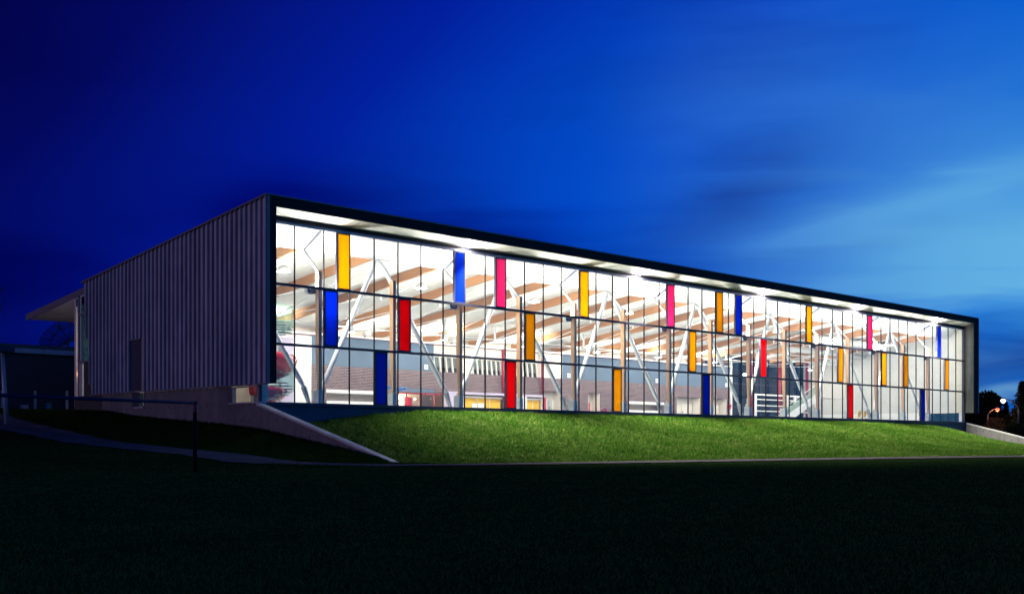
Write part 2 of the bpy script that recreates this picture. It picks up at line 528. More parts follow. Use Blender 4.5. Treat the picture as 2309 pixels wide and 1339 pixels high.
# ------------------------------------------------------------------ mesh builder
class MB:
    def __init__(s):
        s.v, s.f, s.mi = [], [], []
        s.cur = 0

    def add(s, vs, fs):
        o = len(s.v)
        s.v += [tuple(p) for p in vs]
        s.f += [tuple(i + o for i in f) for f in fs]
        s.mi += [s.cur] * len(fs)
        return s

    def box(s, x0, x1, y0, y1, z0, z1):
        return s.add([(x0, y0, z0), (x1, y0, z0), (x1, y1, z0), (x0, y1, z0), (x0, y0, z1), (x1, y0, z1), (x1, y1, z1), (x0, y1, z1)],
                     [(0, 3, 2, 1), (4, 5, 6, 7), (0, 1, 5, 4), (1, 2, 6, 5), (2, 3, 7, 6), (3, 0, 4, 7)])

    def bevbox(s, x0, x1, y0, y1, z0, z1, b=0.03):
        """box with chamfered top edges and corners"""
        def ring(i, z):
            return [(x0 + i, y0, z), (x1 - i, y0, z), (x1, y0 + i, z), (x1, y1 - i, z), (x1 - i, y1, z), (x0 + i, y1, z), (x0, y1 - i, z), (x0, y0 + i, z)]
        def inner(z):
            return [(x0 + 2 * b, y0 + b, z), (x1 - 2 * b, y0 + b, z), (x1 - b, y0 + 2 * b, z), (x1 - b, y1 - 2 * b, z), (x1 - 2 * b, y1 - b, z), (x0 + 2 * b, y1 - b, z), (x0 + b, y1 - 2 * b, z), (x0 + b, y0 + 2 * b, z)]
        vs = ring(b, z0) + ring(b, z1 - b) + inner(z1)
        fs = [tuple(range(7, -1, -1)), tuple(range(16, 24))]
        for r in (0, 8):
            for k in range(8):
                fs.append((r + k, r + (k + 1) % 8, r + 8 + (k + 1) % 8, r + 8 + k))
        return s.add(vs, fs)

    def prism(s, poly, axis, a, b):
        """poly: 2D points; extruded along axis from a to b"""
        n = len(poly)
        def p(q, t):
            return {'x': (t, q[0], q[1]), 'y': (q[0], t, q[1]), 'z': (q[0], q[1], t)}[axis]
        vs = [p(q, a) for q in poly] + [p(q, b) for q in poly]
        fs = [tuple(range(n - 1, -1, -1)), tuple(range(n, 2 * n))]
        fs += [(k, (k + 1) % n, n + (k + 1) % n, n + k) for k in range(n)]
        return s.add(vs, fs)

    def tube(s, pts, r, n=8, cap=True):
        pts = [Vector(p) for p in pts]
        rs = r if isinstance(r, (list, tuple)) else [r] * len(pts)
        vs, fs = [], []
        up = Vector((0.13, 0.31, 1)).normalized()
        for i, p in enumerate(pts):
            d = (pts[min(i + 1, len(pts) - 1)] - pts[max(i - 1, 0)]).normalized()
            ref = up if abs(d.dot(up)) < 0.95 else Vector((1, 0, 0))
            a = d.cross(ref).normalized()
            b = d.cross(a)
            vs += [p + rs[i] * (math.cos(2 * math.pi * k / n) * a + math.sin(2 * math.pi * k / n) * b) for k in range(n)]
        for i in range(len(pts) - 1):
            fs += [(i * n + k, i * n + (k + 1) % n, (i + 1) * n + (k + 1) % n, (i + 1) * n + k) for k in range(n)]
        if cap:
            fs += [tuple(range(n - 1, -1, -1)), tuple(range((len(pts) - 1) * n, len(pts) * n))]
        return s.add(vs, fs)

    def lathe(s, prof, n=16, c=(0, 0, 0)):
        vs, fs = [], []
        for r, z in prof:
            vs += [(c[0] + r * math.cos(2 * math.pi * k / n), c[1] + r * math.sin(2 * math.pi * k / n), c[2] + z) for k in range(n)]
        for i in range(len(prof) - 1):
            fs += [(i * n + k, i * n + (k + 1) % n, (i + 1) * n + (k + 1) % n, (i + 1) * n + k) for k in range(n)]
        return s.add(vs, fs)

    def mesh(s, name, smooth=False):
        me = bpy.data.meshes.new(name)
        me.from_pydata(s.v, [], s.f)
        if any(s.mi):
            me.polygons.foreach_set('material_index', s.mi)
        if smooth:
            me.polygons.foreach_set('use_smooth', [True] * len(me.polygons))
        me.update()
        return me


def link(name, me, m, parent=None, loc=(0, 0, 0), rot=None):
    o = bpy.data.objects.new(name, me)
    COL.objects.link(o)
    ms = m if isinstance(m, (list, tuple)) else [m]
    if len(me.materials) == 0:
        for k in ms:
            me.materials.append(MATS[k])
    o.parent = parent
    o.location = loc
    if rot:
        o.rotation_euler = rot
    return o


def put(name, mb, m, parent=None, loc=(0, 0, 0), rot=None, smooth=False):
    return link(name, mb.mesh(name, smooth), m, parent, loc, rot)


def tag(o, label, cat, group=None, kind=None):
    if label:
        o['label'] = label
    if cat:
        o['category'] = cat
    if group:
        o['group'] = group
    if kind:
        o['kind'] = kind
    return o


def thing(name, label, cat, loc=(0, 0, 0), rotz=0.0, group=None):
    o = bpy.data.objects.new(name, None)
    o.empty_display_size = 0.2
    COL.objects.link(o)
    o.location = loc
    o.rotation_euler = (0, 0, rotz)
    return tag(o, label, cat, group)


def lamp(name, typ, energy, color, parent, loc, rot=None, **kw):
    d = bpy.data.lights.new(name, typ)
    d.energy = energy
    d.color = color
    for k, v in kw.items():
        setattr(d, k, v)
    o = bpy.data.objects.new(name, d)
    COL.objects.link(o)
    o.parent = parent
    o.location = loc
    if rot:
        o.rotation_euler = rot
    return o


# ------------------------------------------------------------------ ground
def interp(v, xs, ys):
    return np.interp(v, xs, ys)


def foot(X):
    return interp(X, [-0.65, 2, 8, 24, 41, 72, 130], [-10.2, -12.0, -13.0, -14.0, -16.3, -18.5, -22.0])


def ground_z(X, Y):
    X = np.asarray(X, float)
    Y = np.asarray(Y, float)
    zp = interp(Y, [-16, -14, -9.8, -7.3, 2.6, 15.5, 27, 60, 120], [0, 0, .12, .36, .82, 1.75, 2.85, 2.85, 2.0])
    zw = interp(Y, [-12, -10, -8.6, -.36, 3.76, 11, 14, 20, 27, 60, 120], [0, 0, .3, 1.48, 1.77, 2.21, 2.52, 2.7, 2.85, 2.85, 2.0])
    u = np.clip((X + 5.6) / 4.9, 0, 1)
    zl = zp + (zw - zp) * u
    f = np.clip((-8.4 - X) / 22.0, 0, 1)
    zl = zl * (1 - f * f * (3 - 2 * f))
    zt = interp(X, [0, 2.35, 5.6, 9, 13, 29, 56, 63, 67, 72.3, 78], [1.5, 1.81, 2.18, 2.44, 2.46, 2.43, 2.38, 2.36, 2.24, 1.70, 0.7])
    t = np.clip(Y / foot(X), 0, 1)
    e = interp(X, [52, 72], [0, 1])          # the bank falls away faster towards its far end
    zf = zt * (1 - t ** (1.25 - 0.25 * e)) ** (1.55 + 1.75 * e)
    inside = (X > -0.7) & (X < 72.6) & (Y > 0.1)
    zf = np.where(inside, np.where(Y < 18.5, 1.4, np.minimum(2.6, 1.4 + (Y - 18.5) * 0.4)), zf)
    far = (X >= 72.6) & (Y > 0)
    zf = np.where(far, zt * np.clip(1 - Y / 30, 0.3, 1), zf)
    return np.where(X < -0.7, zl, zf)


def build_ground():
    xs = np.concatenate([[-3000, -1200, -500, -200, -100], np.arange(-60, -2.0, 0.8), np.arange(-2.0, 14, 0.4), np.arange(14, 90, 0.8), np.arange(92, 140, 4), [160, 220, 400, 900, 2000, 4000]])
    ys = np.concatenate([[-3000, -1200, -500, -200, -100], np.arange(-60, -20, 1.0), np.arange(-20, 2, 0.4), np.arange(2, 40, 0.8), [44, 50, 60, 80, 120, 200, 400, 1000, 2500, 4500]])
    gx, gy = np.meshgrid(xs, ys, indexing='ij')
    gz = ground_z(gx, gy)
    nx, ny = gx.shape
    co = np.stack([gx, gy, gz], -1).reshape(-1, 3)
    i = np.arange(nx * ny).reshape(nx, ny)
    fc = np.stack([i[:-1, :-1], i[1:, :-1], i[1:, 1:], i[:-1, 1:]], -1).reshape(-1, 4)
    me = bpy.data.meshes.new('ground')
    me.from_pydata(co.tolist(), [], fc.tolist())
    me.polygons.foreach_set('use_smooth', [True] * len(me.polygons))
    o = link('ground', me, 'turf_soil')
    tag(o, 'dark grass field and berm around the hall', None, None, 'structure')


build_ground()

PATH = [(130, -23.6), (100, -21.9), (72, -20.0), (56, -18.9), (41, -17.7), (32, -16.5), (24, -15.5), (16, -15.0), (8, -14.6), (2, -14.2), (-2, -13.7), (-4.8, -12.6), (-6.3, -10.6), (-7.0, -8), (-7.2, -3), (-7.0, 3), (-6.5, 9), (-5.9, 15.5), (-4.6, 24)]


def smooth_line(pts, n=8):
    pts = [np.array(p, float) for p in pts]
    out = []
    for i in range(len(pts) - 1):
        p0, p1, p2, p3 = pts[max(i - 1, 0)], pts[i], pts[i + 1], pts[min(i + 2, len(pts) - 1)]
        for k in range(n):
            t = k / n
            out.append(0.5 * ((2 * p1) + (-p0 + p2) * t + (2 * p0 - 5 * p1 + 4 * p2 - p3) * t * t + (-p0 + 3 * p1 - 3 * p2 + p3) * t ** 3))
    out.append(pts[-1])
    return np.array(out)


PL = smooth_line(PATH)


def path_half(x):
    return np.interp(x, [-4, 6, 60], [1.3, 1.7, 2.1])


def build_path():
    d = np.gradient(PL, axis=0)
    d /= np.linalg.norm(d, axis=1)[:, None]
    nrm = np.stack([-d[:, 1], d[:, 0]], 1)
    offs = np.linspace(-1.0, 1.0, 7)
    vs = []
    for k in range(len(PL)):
        for j, o in enumerate(offs):
            wob = 0.10 * math.sin(k * 1.7 + j) if j in (0, 6) else 0
            p = PL[k] + nrm[k] * (o * path_half(PL[k][0]) + wob)
            vs.append((p[0], p[1], float(ground_z(p[0], p[1])) + 0.035))
    fs = []
    for k in range(len(PL) - 1):
        for j in range(6):
            fs.append((k * 7 + j, k * 7 + j + 1, (k + 1) * 7 + j + 1, (k + 1) * 7 + j))
    me = bpy.data.meshes.new('path')
    me.from_pydata(vs, [], fs)
    tag(link('path', me, 'gravel'), 'pale gravel path curving along the foot of the berm', None, None, 'structure')


build_path()


def path_dist(X, Y):
    best = np.full(X.shape, 1e9)
    for k in range(len(PL) - 1):
        a, b = PL[k], PL[k + 1]
        ab = b - a
        t = np.clip(((X - a[0]) * ab[0] + (Y - a[1]) * ab[1]) / (ab @ ab), 0, 1)
        best = np.minimum(best, np.hypot(X - a[0] - t * ab[0], Y - a[1] - t * ab[1]))
    return best


# ------------------------------------------------------------------ recreation hall
M = 1.5                      # glazing module
L = 72.0                     # facade length
ZS, ZT1, ZT2, ZH = 2.67, 5.32, 8.05, 10.78
hall = thing('recreation_hall', 'long pool hall with glowing glass front and striped coloured panels', 'building')


def roof_z(Y):
    return 11.83 - 0.1187 * (Y + 0.9)


def beam_z(Y):
    return 10.03 - 0.13 * (Y - 1.6)


# roof slab, fascia edge and rear canopy
rf = put('roof', MB().prism([(-0.86, roof_z(-0.86)), (17.3, roof_z(17.3)), (17.3, roof_z(17.3) - 0.3), (-0.86, 11.36)], 'x', -0.6, 72.85), 'roof_dark', hall)
put('fascia', MB().box(-0.66, 72.92, -0.92, -0.865, 11.33, 11.80), 'black_metal', rf)
put('coping', MB().prism([(-0.96, 11.80), (-0.96, 11.86), (-0.6, 11.83), (-0.6, 11.79)], 'x', -0.70, 72.96), 'zinc_trim', rf)
put('verge_trim', MB().prism([(-0.95, 11.78), (-0.95, 11.86), (17.34, roof_z(17.34) + 0.03), (17.34, roof_z(17.34) - 0.06)], 'x', -0.80, -0.665), 'zinc_trim', rf)
can = put('canopy', MB().prism([(17.3, 9.52), (25.6, 8.56), (25.6, 8.28), (17.3, 9.12)], 'x', -0.3, 60), 'soffit_white', hall)
put('canopy_edge', MB().prism([(17.2, 9.56), (25.7, 8.58), (25.7, 8.20), (25.6, 8.20), (17.2, 9.20)], 'x', -0.36, -0.302), 'zinc_trim', can)
for k in range(16):
    y0 = 17.5 + k * 0.5
    put('soffit_board', MB().box(-0.28, 40, y0, y0 + 0.46, 9.08 - (y0 - 17.3) * 0.1015 - 0.03, 9.08 - (y0 - 17.3) * 0.1015 - 0.005), 'soffit_white', can)

# front frame legs
put('frame_leg', MB().box(-0.655, -0.22, -0.9, -0.02, 3.47, 11.32), 'black_metal', hall)
put('frame_trim', MB().box(-0.70, -0.60, -0.955, -0.905, 3.45, 11.79), 'zinc_trim', hall)
put('frame_leg', MB().box(72.06, 72.86, -0.9, 6.0, 3.47, 11.32), 'concrete_return', hall)
put('frame_edge', MB().box(72.05, 72.9, -0.95, -0.905, 3.45, 11.325), 'black_metal', hall)
put('frame_trim', MB().box(72.80, 72.96, -1.0, -0.955, 3.44, 11.79), 'zinc_trim', hall)

# soffit outside and flared ceiling edge inside, one panel for each bay and face
for k in range(16):
    x0, x1 = 4.5 * k + 0.012, 4.5 * (k + 1) - 0.012
    if k == 0:
        x0 = -0.2
    put('soffit_panel', MB().prism([(-0.86, 11.325), (-0.86, 11.355), (-0.01, 11.09), (-0.01, 11.06)], 'x', x0, x1), 'soffit_white', hall)
    put('ceiling_panel', MB().prism([(0.12, 10.98), (0.12, 11.01), (1.60, 10.15), (1.60, 10.12)], 'x', x0, x1), 'soffit_white', hall)
put('ceiling_edge', MB().box(-0.3, 72.05, 1.605, 1.70, 10.08, 11.05), 'soffit_white', hall)

# end wall: lining, then one zinc pan after another with its standing seam
ew = put('end_wall', MB().prism([(-0.0, 3.5), (16.25, 3.5), (17.2, roof_z(17.2) - 0.35), (-0.0, roof_z(0) - 0.36)], 'x', -0.60, -0.31), 'white_paint', hall)
P = 0.41
for k in range(44):
    y0 = -0.83 + P * k
    y1 = y0 + P
    def back(z):      # slanting rear edge of the cladding
        return 16.3 + (z - 3.47) / 6.2 * 1.02
    pts = []
    if y0 > 17.28:
        break
    zt0, zt1 = roof_z(y0) - 0.02, roof_z(min(y1, 17.3)) - 0.02
    if y1 <= 16.3:
        poly = [(y0, 3.47), (y1, 3.47), (y1, zt1), (y0, zt0)]
        if 10.6 < (y0 + y1) / 2 < 12.0:       # tall slot window
            poly = [(y0, 6.14), (y1, 6.14), (y1, zt1), (y0, zt0)]
    else:
        zc1 = 3.47 + (y1 - 16.3) / 1.02 * 6.2
        zc0 = 3.47 + max(0, (y0 - 16.3) / 1.02 * 6.2)
        ye = min(y1, 17.3)
        if y0 <= 16.3:
            poly = [(y0, 3.47), (16.3, 3.47), (ye, min(zc1, zt1)), (ye, zt1), (y0, zt0)]
        else:
            poly = [(y0, zc0), (ye, min(zc1, zt1)), (ye, zt1), (y0, zt0)]
    mb = MB().prism(poly, 'x', -0.665 + 0.002 * ((k * 7) % 3), -0.605)
    zb = poly[0][1]
    mb.prism([(y0 - 0.022, zb), (y0 + 0.022, zb), (y0 + 0.022, zt0 - 0.004), (y0 - 0.022, zt0)], 'x', -0.775, -0.66)
    put('cladding_panel', mb, 'zinc', ew)
put('base_trim', MB().box(-0.78, -0.60, -0.86, 16.3, 3.41, 3.466), 'zinc_trim', ew)
put('slot_panel', MB().box(-0.64, -0.605, 10.74, 12.0, 3.5, 6.12), 'navy_metal', ew)
put('slot_lintel', MB().box(-0.75, -0.56, 10.74, 11.98, 6.10, 6.17), 'zinc_trim', ew)

cb = put('concrete_base', MB().box(-0.58, -0.30, 2.30, 10.5, -0.5, 3.41).box(-0.58, -0.30, 11.85, 15.2, -0.5, 3.41).box(-0.58, -0.30, 10.5, 11.85, -0.5, 2.62)
         .box(-0.58, -0.30, 0.0, 2.30, -0.5, 2.60), 'concrete', hall)
put('brick_return', MB().box(-0.57, -0.30, 15.2, 18.6, 0, 3.41).box(-0.50, -0.32, 16.25, 17.6, 3.41, 5.3), 'brick_out', hall)
# corner window low in the end wall
wn = put('window', MB().box(-0.56, -0.46, -0.02, 0.06, 2.66, 3.40).box(-0.56, -0.46, 2.2, 2.28, 2.66, 3.40).box(-0.56, -0.46, 0.06, 2.2, 3.34, 3.40), 'frame_grey', hall)
put('pane', MB().box(-0.50, -0.488, 0.06, 2.2, 2.66, 3.34), 'glass', wn)
put('sill', MB().box(-0.66, -0.30, -0.25, 2.42, 2.60, 2.66), 'sill_metal', wn)
wn = put('window', MB().box(-0.58, -0.34, 10.52, 10.58, 2.66, 3.41).box(-0.58, -0.34, 11.05, 11.85, 2.66, 3.41), 'navy_metal', hall)
put('pane', MB().box(-0.47, -0.458, 10.58, 11.05, 2.66, 3.41), 'glass_green', wn)
put('sill', MB().box(-0.66, -0.32, 10.5, 11.6, 2.60, 2.66), 'sill_metal', wn)
# tall rear window under the canopy
wn = put('window', MB().box(-0.36, -0.24, 18.50, 18.66, 2.4, 9.1).box(-0.36, -0.24, 17.3, 18.5, 5.25, 5.42).box(-0.36, -0.24, 17.3, 18.5, 7.95, 8.06).box(-0.36, -0.24, 18.16, 18.22, 5.42, 8.95), 'frame_grey', hall)
put('pane', MB().box(-0.305, -0.295, 17.0, 18.16, 5.42, 7.95), 'glass_dark', wn)
put('pane', MB().box(-0.305, -0.295, 17.0, 18.16, 8.06, 9.0), 'glass_dark', wn)
put('blind', MB().box(-0.30, -0.28, 18.22, 18.5, 5.42, 8.95), 'base_grey', wn)
put('pier', MB().box(-0.34, 0.1, 18.12, 18.62, 2.3, 5.24), 'concrete_light', hall)
put('downpipe', MB().tube([(-0.4, 17.6, 2.3), (-0.4, 17.6, 5.3)], 0.05), 'zinc_trim', hall, smooth=True)

# plinth and floor
put('plinth', MB().box(-0.30, 72.4, -0.12, 0.0, -0.3, 2.50), 'plinth', hall)
put('floor', MB().box(-0.30, 72.0, 0.3, 22, 2.2, 2.45), 'floor_tile', hall)
put('threshold', MB().box(-0.30, 72.0, 0.0, 0.3, 1.9, 2.55), 'white_paint', hall)

# ---- curtain wall
cw = put('curtain_wall', MB().box(-0.55, 72.1, -0.22, 0.10, 2.52, ZS), 'navy_metal', hall)          # sill beam
for z in (ZT1, ZT2):
    put('transom', MB().box(-0.22, 72.0, -0.10, 0.12, z - 0.055, z + 0.055), 'navy_metal', cw)
put('head_beam', MB().box(-0.22, 72.05, -0.14, 0.11, ZH + 0.13, 11.055), 'black_metal', cw)
put('head_strip', MB().box(-0.22, 72.0, -0.11, 0.10, ZH, ZH + 0.127), 'frame_grey', cw)
put('jamb', MB().box(71.96, 72.055, -0.12, 0.12, ZS, ZH), 'navy_metal', cw)
put('jamb', MB().box(-0.56, -0.46, -0.12, -0.03, ZS, 3.46), 'navy_metal', cw)
put('corner_infill', MB().box(-0.30, 0.1, 0.25, 0.55, 2.5, 3.5), 'concrete_light', hall)

ROWS = [(ZT2 + 0.055, ZH), (ZT1 + 0.055, ZT2 - 0.055), (ZS, ZT1 - 0.055)]
PANELS = {0: {2: ('R', 'yellow'), 7: ('R', 'blue'), 9: ('R', 'pink'), 14: ('L', 'yellow'), 19: ('R', 'pink'), 23: ('L', 'yellow'), 24: ('R', 'blue'), 30: ('R', 'yellow'), 36: ('R', 'pink'), 44: ('R', 'blue')},
          1: {2: ('L', 'blue'), 5: ('L', 'red'), 11: ('L', 'yellow'), 21: ('L', 'yellow'), 26: ('R', 'red'), 33: ('R', 'yellow'), 38: ('L', 'yellow'), 40: ('R', 'yellow'), 45: ('R', 'yellow')},
          2: {4: ('L', 'blue'), 10: ('L', 'red'), 16: ('L', 'yellow'), 22: ('L', 'blue'), 34: ('R', 'red'), 42: ('R', 'blue')}}
cache = {}


def boxmesh(key, dx, y0, y1, dz):
    if key not in cache:
        cache[key] = MB().box(-dx / 2, dx / 2, y0, y1, -dz / 2, dz / 2).mesh(key[0])
    return cache[key]


for r, (z0, z1) in enumerate(ROWS):
    h = z1 - z0
    zc = (z0 + z1) / 2
    for n in range(48):
        a, b = n * M, (n + 1) * M
        if n == 0:
            a, b = -0.2, 1.36
        if n == 1:
            a = 1.36
        if n > 0:
            link('mullion', boxmesh(('mullion', r), 0.034, -0.035, 0.045, h), 'black_metal', cw, (a, 0, zc))
        p = PANELS[r].get(n)
        segs = [(a + 0.026, b - 0.026, None)]
        if p:
            mid = (a + b) / 2
            segs = [(a + 0.026, mid, None), (mid, b - 0.026, p[1])] if p[0] == 'R' else [(a + 0.026, mid, p[1]), (mid, b - 0.026, None)]
        for (s0, s1, c) in segs:
            dx = round(s1 - s0, 3)
            xc = (s0 + s1) / 2
            if c is None:
                link('pane', boxmesh(('pane', r, dx), dx, -0.007, 0.007, h), 'glass', cw, (xc, 0, zc))
            else:
                fr = MB()
                for sx in (-1, 1):
                    fr.box(sx * dx / 2 - 0.032, sx * dx / 2 + 0.032, -0.075, 0.06, -h / 2, h / 2)
                fr.box(-dx / 2 + 0.032, dx / 2 - 0.032, -0.075, 0.06, h / 2 - 0.05, h / 2).box(-dx / 2 + 0.032, dx / 2 - 0.032, -0.075, 0.06, -h / 2, -h / 2 + 0.05)
                put('panel_frame', fr, 'navy_metal', cw, (xc, 0, zc))
                me = MB().box(-dx / 2 + 0.032, dx / 2 - 0.032, -0.052, -0.044, -h / 2 + 0.05, h / 2 - 0.05).mesh('coloured_panel')
                o = link('coloured_panel', me, 'panel_' + c, cw, (xc, 0, zc))
put('pane', MB().box(-0.46, -0.21, -0.05, -0.036, ZS, 3.46), 'glass', cw)

# ---- glulam posts with plinths, steel braces, beams
post_me = MB().add([(-.09, -.13, 3.3), (.09, -.13, 3.3), (.09, .04, 3.3), (-.09, .04, 3.3), (-.09, -.13, 5.3), (.09, -.13, 5.3), (.09, .15, 5.3), (-.09, .15, 5.3), (-.09, -.13, 8.9), (.09, -.13, 8.9), (.09, .15, 8.9), (-.09, .15, 8.9)],
                   [(0, 3, 2, 1), (0, 1, 5, 4), (1, 2, 6, 5), (2, 3, 7, 6), (3, 0, 4, 7), (4, 5, 9, 8), (5, 6, 10, 9), (6, 7, 11, 10), (7, 4, 8, 11), (8, 9, 10, 11)]).mesh('post')
ped_me = MB().bevbox(-.14, .14, -.16, .30, 2.45, 3.30, 0.02).mesh('pedestal')
tube_me = MB().tube([(0, 0.02, 8.86), (0, 1.16, 10.05)], 0.055, 10).mesh('brace_tube', True)
clip_me = MB().box(-.13, .13, -.30, -.135, -.05, .05).mesh('clip')
fin_me = MB().add([(-.02, 1.16, 10.02), (.02, 1.16, 10.02), (.02, 1.16, 10.10), (-.02, 1.16, 10.10), (-.02, -.25, 10.72), (.02, -.25, 10.72), (.02, -.25, 10.98), (-.02, -.25, 10.98)],
                   [(0, 1, 2, 3), (7, 6, 5, 4), (0, 4, 5, 1), (1, 5, 6, 2), (2, 6, 7, 3), (3, 7, 4, 0)]).mesh('grey_fin')
for k in range(15):
    X = 3 + 4.5 * k
    po = link('post', post_me, 'glulam_post', hall, (X, 0.40, 0))
    link('pedestal', ped_me, 'base_grey', po)
    link('brace_tube', tube_me, 'steel_white', po)
    for z in (ZT1, ZT2):
        link('clip', clip_me, 'red_paint', po, (0, 0.0, z))
    if k % 2 == 0:
        link('grey_fin', fin_me, 'frame_grey', po)  # tapered grey fin from the brace top to the glazing head
        gp = MB()
        for sx in (-1, 1):
            gp.prism([(sx * 0.15, 2.55), (sx * 0.42, 3.42), (sx * 0.60, 3.52), (sx * 0.62, 3.40), (sx * 0.18, 2.5)], 'y', 0.36, 0.42)
            gp.prism([(sx * 0.15, 2.55), (sx * 0.42, 3.42), (sx * 0.60, 3.52), (sx * 0.62, 3.40), (sx * 0.18, 2.5)], 'y', 0.50, 0.56)
            gp.tube([(sx * 0.52, 0.32, 3.44), (sx * 0.52, 0.60, 3.44)], 0.06, 8)
        put('gusset', gp, 'base_grey', po)
        for sx in (-1, 1):
            if k == 14 and sx == 1:
                continue
            a = Vector((sx * 0.50, 0.46, 3.42))
            b = Vector((sx * 4.36, 1.16, 10.02))
            if X + b.x < 0:
                b = a + (b - a) * ((X - 0.1) / abs(b.x - a.x) if abs(b.x) > X else 1)
            d = (b - a)
            put('strut', MB().tube([a, a + d * 0.03, a + d * 0.06, a + d * 0.94, a + d * 0.97, b], [0.05, 0.08, 0.125, 0.125, 0.08, 0.05], 14), 'steel_white', po, smooth=True)
beam_me = MB().prism([(1.72, beam_z(1.72) + 0.17), (19, beam_z(19) + 0.17), (19, beam_z(19) + 0.65), (1.72, beam_z(1.72) + 0.65)], 'x', -0.08, 0.08).mesh('beam')
truss = MB()
for s in (-1, 1):
    truss.tube([(0, 2.4, beam_z(2.4) - 0.02), (0, 11.6, beam_z(11.6) - 0.95)], 0.028, 6) if s == 1 else None
truss.tube([(0, 11.6, beam_z(11.6) - 0.95), (0, 16.5, beam_z(16.5) - 0.05)], 0.028, 6)
truss.tube([(0, 11.6, beam_z(11.6)), (0, 11.6, beam_z(11.6) - 1.0)], 0.075, 8)
truss.tube([(0, 7.0, beam_z(7.0)), (0, 7.0, beam_z(7.0) - 0.50)], 0.055, 8)
truss.tube([(0, 11.6, beam_z(11.6) - 0.93), (4.5, 8.0, beam_z(8.0) - 0.02)], 0.026, 6)
truss.tube([(0, 11.6, beam_z(11.6) - 0.93), (4.5, 15.0, beam_z(15.0) - 0.02)], 0.026, 6)
truss_me = truss.mesh('tie_rod', True)
for k in range(16):
    X = 3 + 4.5 * k
    bo = link('beam', beam_me, 'glulam', hall, (X, 0, 0))
    if X < 67:
        link('tie_rod', truss_me, 'steel_white', bo)
# profiled steel ceiling deck
dk = MB()
prof = []
y = 1.72
while y < 19:
    for (dy, dz) in ((0, 0), (0.10, 0), (0.135, 0.075), (0.235, 0.075)):
        prof.append((y + dy, beam_z(y + dy) + 0.655 + dz))
    y += 0.27
n = len(prof)
dk.add([(-0.3, *p) for p in prof] + [(72.0, *p) for p in prof], [(i, i + 1, n + i + 1, n + i) for i in range(n - 1)])
put('ceiling_deck', dk, 'deck_white', hall)
put('duct', MB().tube([(56, 5.5, 9.35), (71.9, 5.5, 9.35)], 0.30, 16).tube([(58, 9.5, 8.9), (71.9, 9.5, 8.9)], 0.22, 16), 'steel_white', hall, smooth=True)

# ---- rear wall of the hall
rw = put('rear_wall', MB().box(10.4, 13.66, 16.02, 16.3, 2.45, 7.55), 'white_paint', hall)
put('side_pier', MB().box(11.2, 12.1, 15.75, 16.015, 2.45, 7.3), 'lilac', rw)
BZ0, BZ1 = 4.24, 5.75
put('upper_wall', MB().box(13.66, 23.86, 16.0, 16.3, BZ1, 7.6), 'blue_wall', rw)
put('upper_wall', MB().box(37.0, 59.4, 16.0, 16.3, BZ1, 7.6), 'blue_wall', rw)
uw = put('upper_wall', MB().box(23.86, 37.0, 16.0, 16.3, 6.78, 7.6).box(26.3, 27.5, 16.0, 16.3, BZ1, 6.78).box(30.5, 32.1, 16.0, 16.3, BZ1, 6.78).box(34.3, 37.0, 16.0, 16.3, BZ1, 6.78), 'warm_white', rw)
for (a, b) in ((23.86, 26.3), (27.5, 30.5), (32.1, 34.3)):
    wi = put('inner_window', MB().box(a, b, 16.2, 16.22, BZ1, 6.78), 'blind_grey', uw)
    put('dark_lower_pane', MB().box(a, b, 16.17, 16.195, BZ1, 6.08), 'window_dark', wi)
    nm = int((b - a) / 0.5)
    for i in range(nm + 1):
        x = a + 0.08 + (b - a - 0.16) * i / nm
        put('window_bar', MB().prism([(x - 0.05 - 0.06, 6.78), (x + 0.05 - 0.06, 6.78), (x + 0.05 + 0.06, BZ1), (x - 0.05 + 0.06, BZ1)], 'y', 16.02, 16.14), 'warm_white', wi)
put('brick_band', MB().box(13.66, 59.4, 15.985, 16.3, BZ0 + 0.51, BZ1), 'brick', rw)
segs = [(13.66, 14.76, 2.45), (14.76, 19.7, BZ0), (19.7, 20.6, 2.45), (20.6, 34.7, BZ0), (36.9, 40.0, 2.45), (41.4, 44.9, 2.45), (44.9, 49.7, BZ0), (49.7, 51.5, 2.45), (54.84, 56.3, 2.45), (58.9, 59.4, 2.45)]
for a, b, z in segs:
    put('brick_pier', MB().box(a, b, 15.985, 16.3, z, BZ0 + 0.508), 'brick', rw)
for (a, b) in ((14.76, 19.7), (44.9, 49.7)):
    al = put('alcove', MB().box(a, b, 17.0, 17.1, 2.45, 4.2), 'beige', rw)
    put('lintel', MB().box(a, b, 15.95, 17.0, 4.02, 4.235), 'white_paint', al)
    put('counter', MB().bevbox(a + 0.1, b - 0.1, 16.05, 16.9, 2.45, 3.52, 0.03), 'white_paint', al)
# glazed office with red scalloped valance
of = put('office', MB().box(20.6, 24.6, 18.2, 18.3, 2.45, 4.24).box(20.6, 20.7, 16.3, 18.2, 2.45, 4.24), 'warm_white', rw)
for i in range(13):
    x = 20.7 + i * 0.30
    put('valance_scallop', MB().prism([(x, 4.22), (x + 0.26, 4.22), (x + 0.24, 4.15), (x + 0.19, 4.12), (x + 0.07, 4.12), (x + 0.02, 4.15)], 'y', 15.86, 15.93), 'red_paint', of)
for x in (21.4, 22.6, 23.9):
    put('red_mullion', MB().box(x - 0.03, x + 0.03, 15.95, 16.01, 2.45, 4.2), 'red_paint', of)
for x in (21.0, 22.0, 23.2):
    put('pane', MB().box(x - 0.38, x + 0.5, 16.10, 16.11, 2.45, 4.2), 'glass', of)
put('fascia_board', MB().box(20.6, 23.8, 15.90, 15.98, 4.26, 4.50), 'blue_wall', rw)
put('red_door', MB().box(23.0, 23.5, 17.9, 18.1, 2.45, 4.0), 'red_paint', of)
put('pier', MB().box(24.7, 25.6, 15.6, 15.98, 2.45, 4.24), 'lilac', rw)
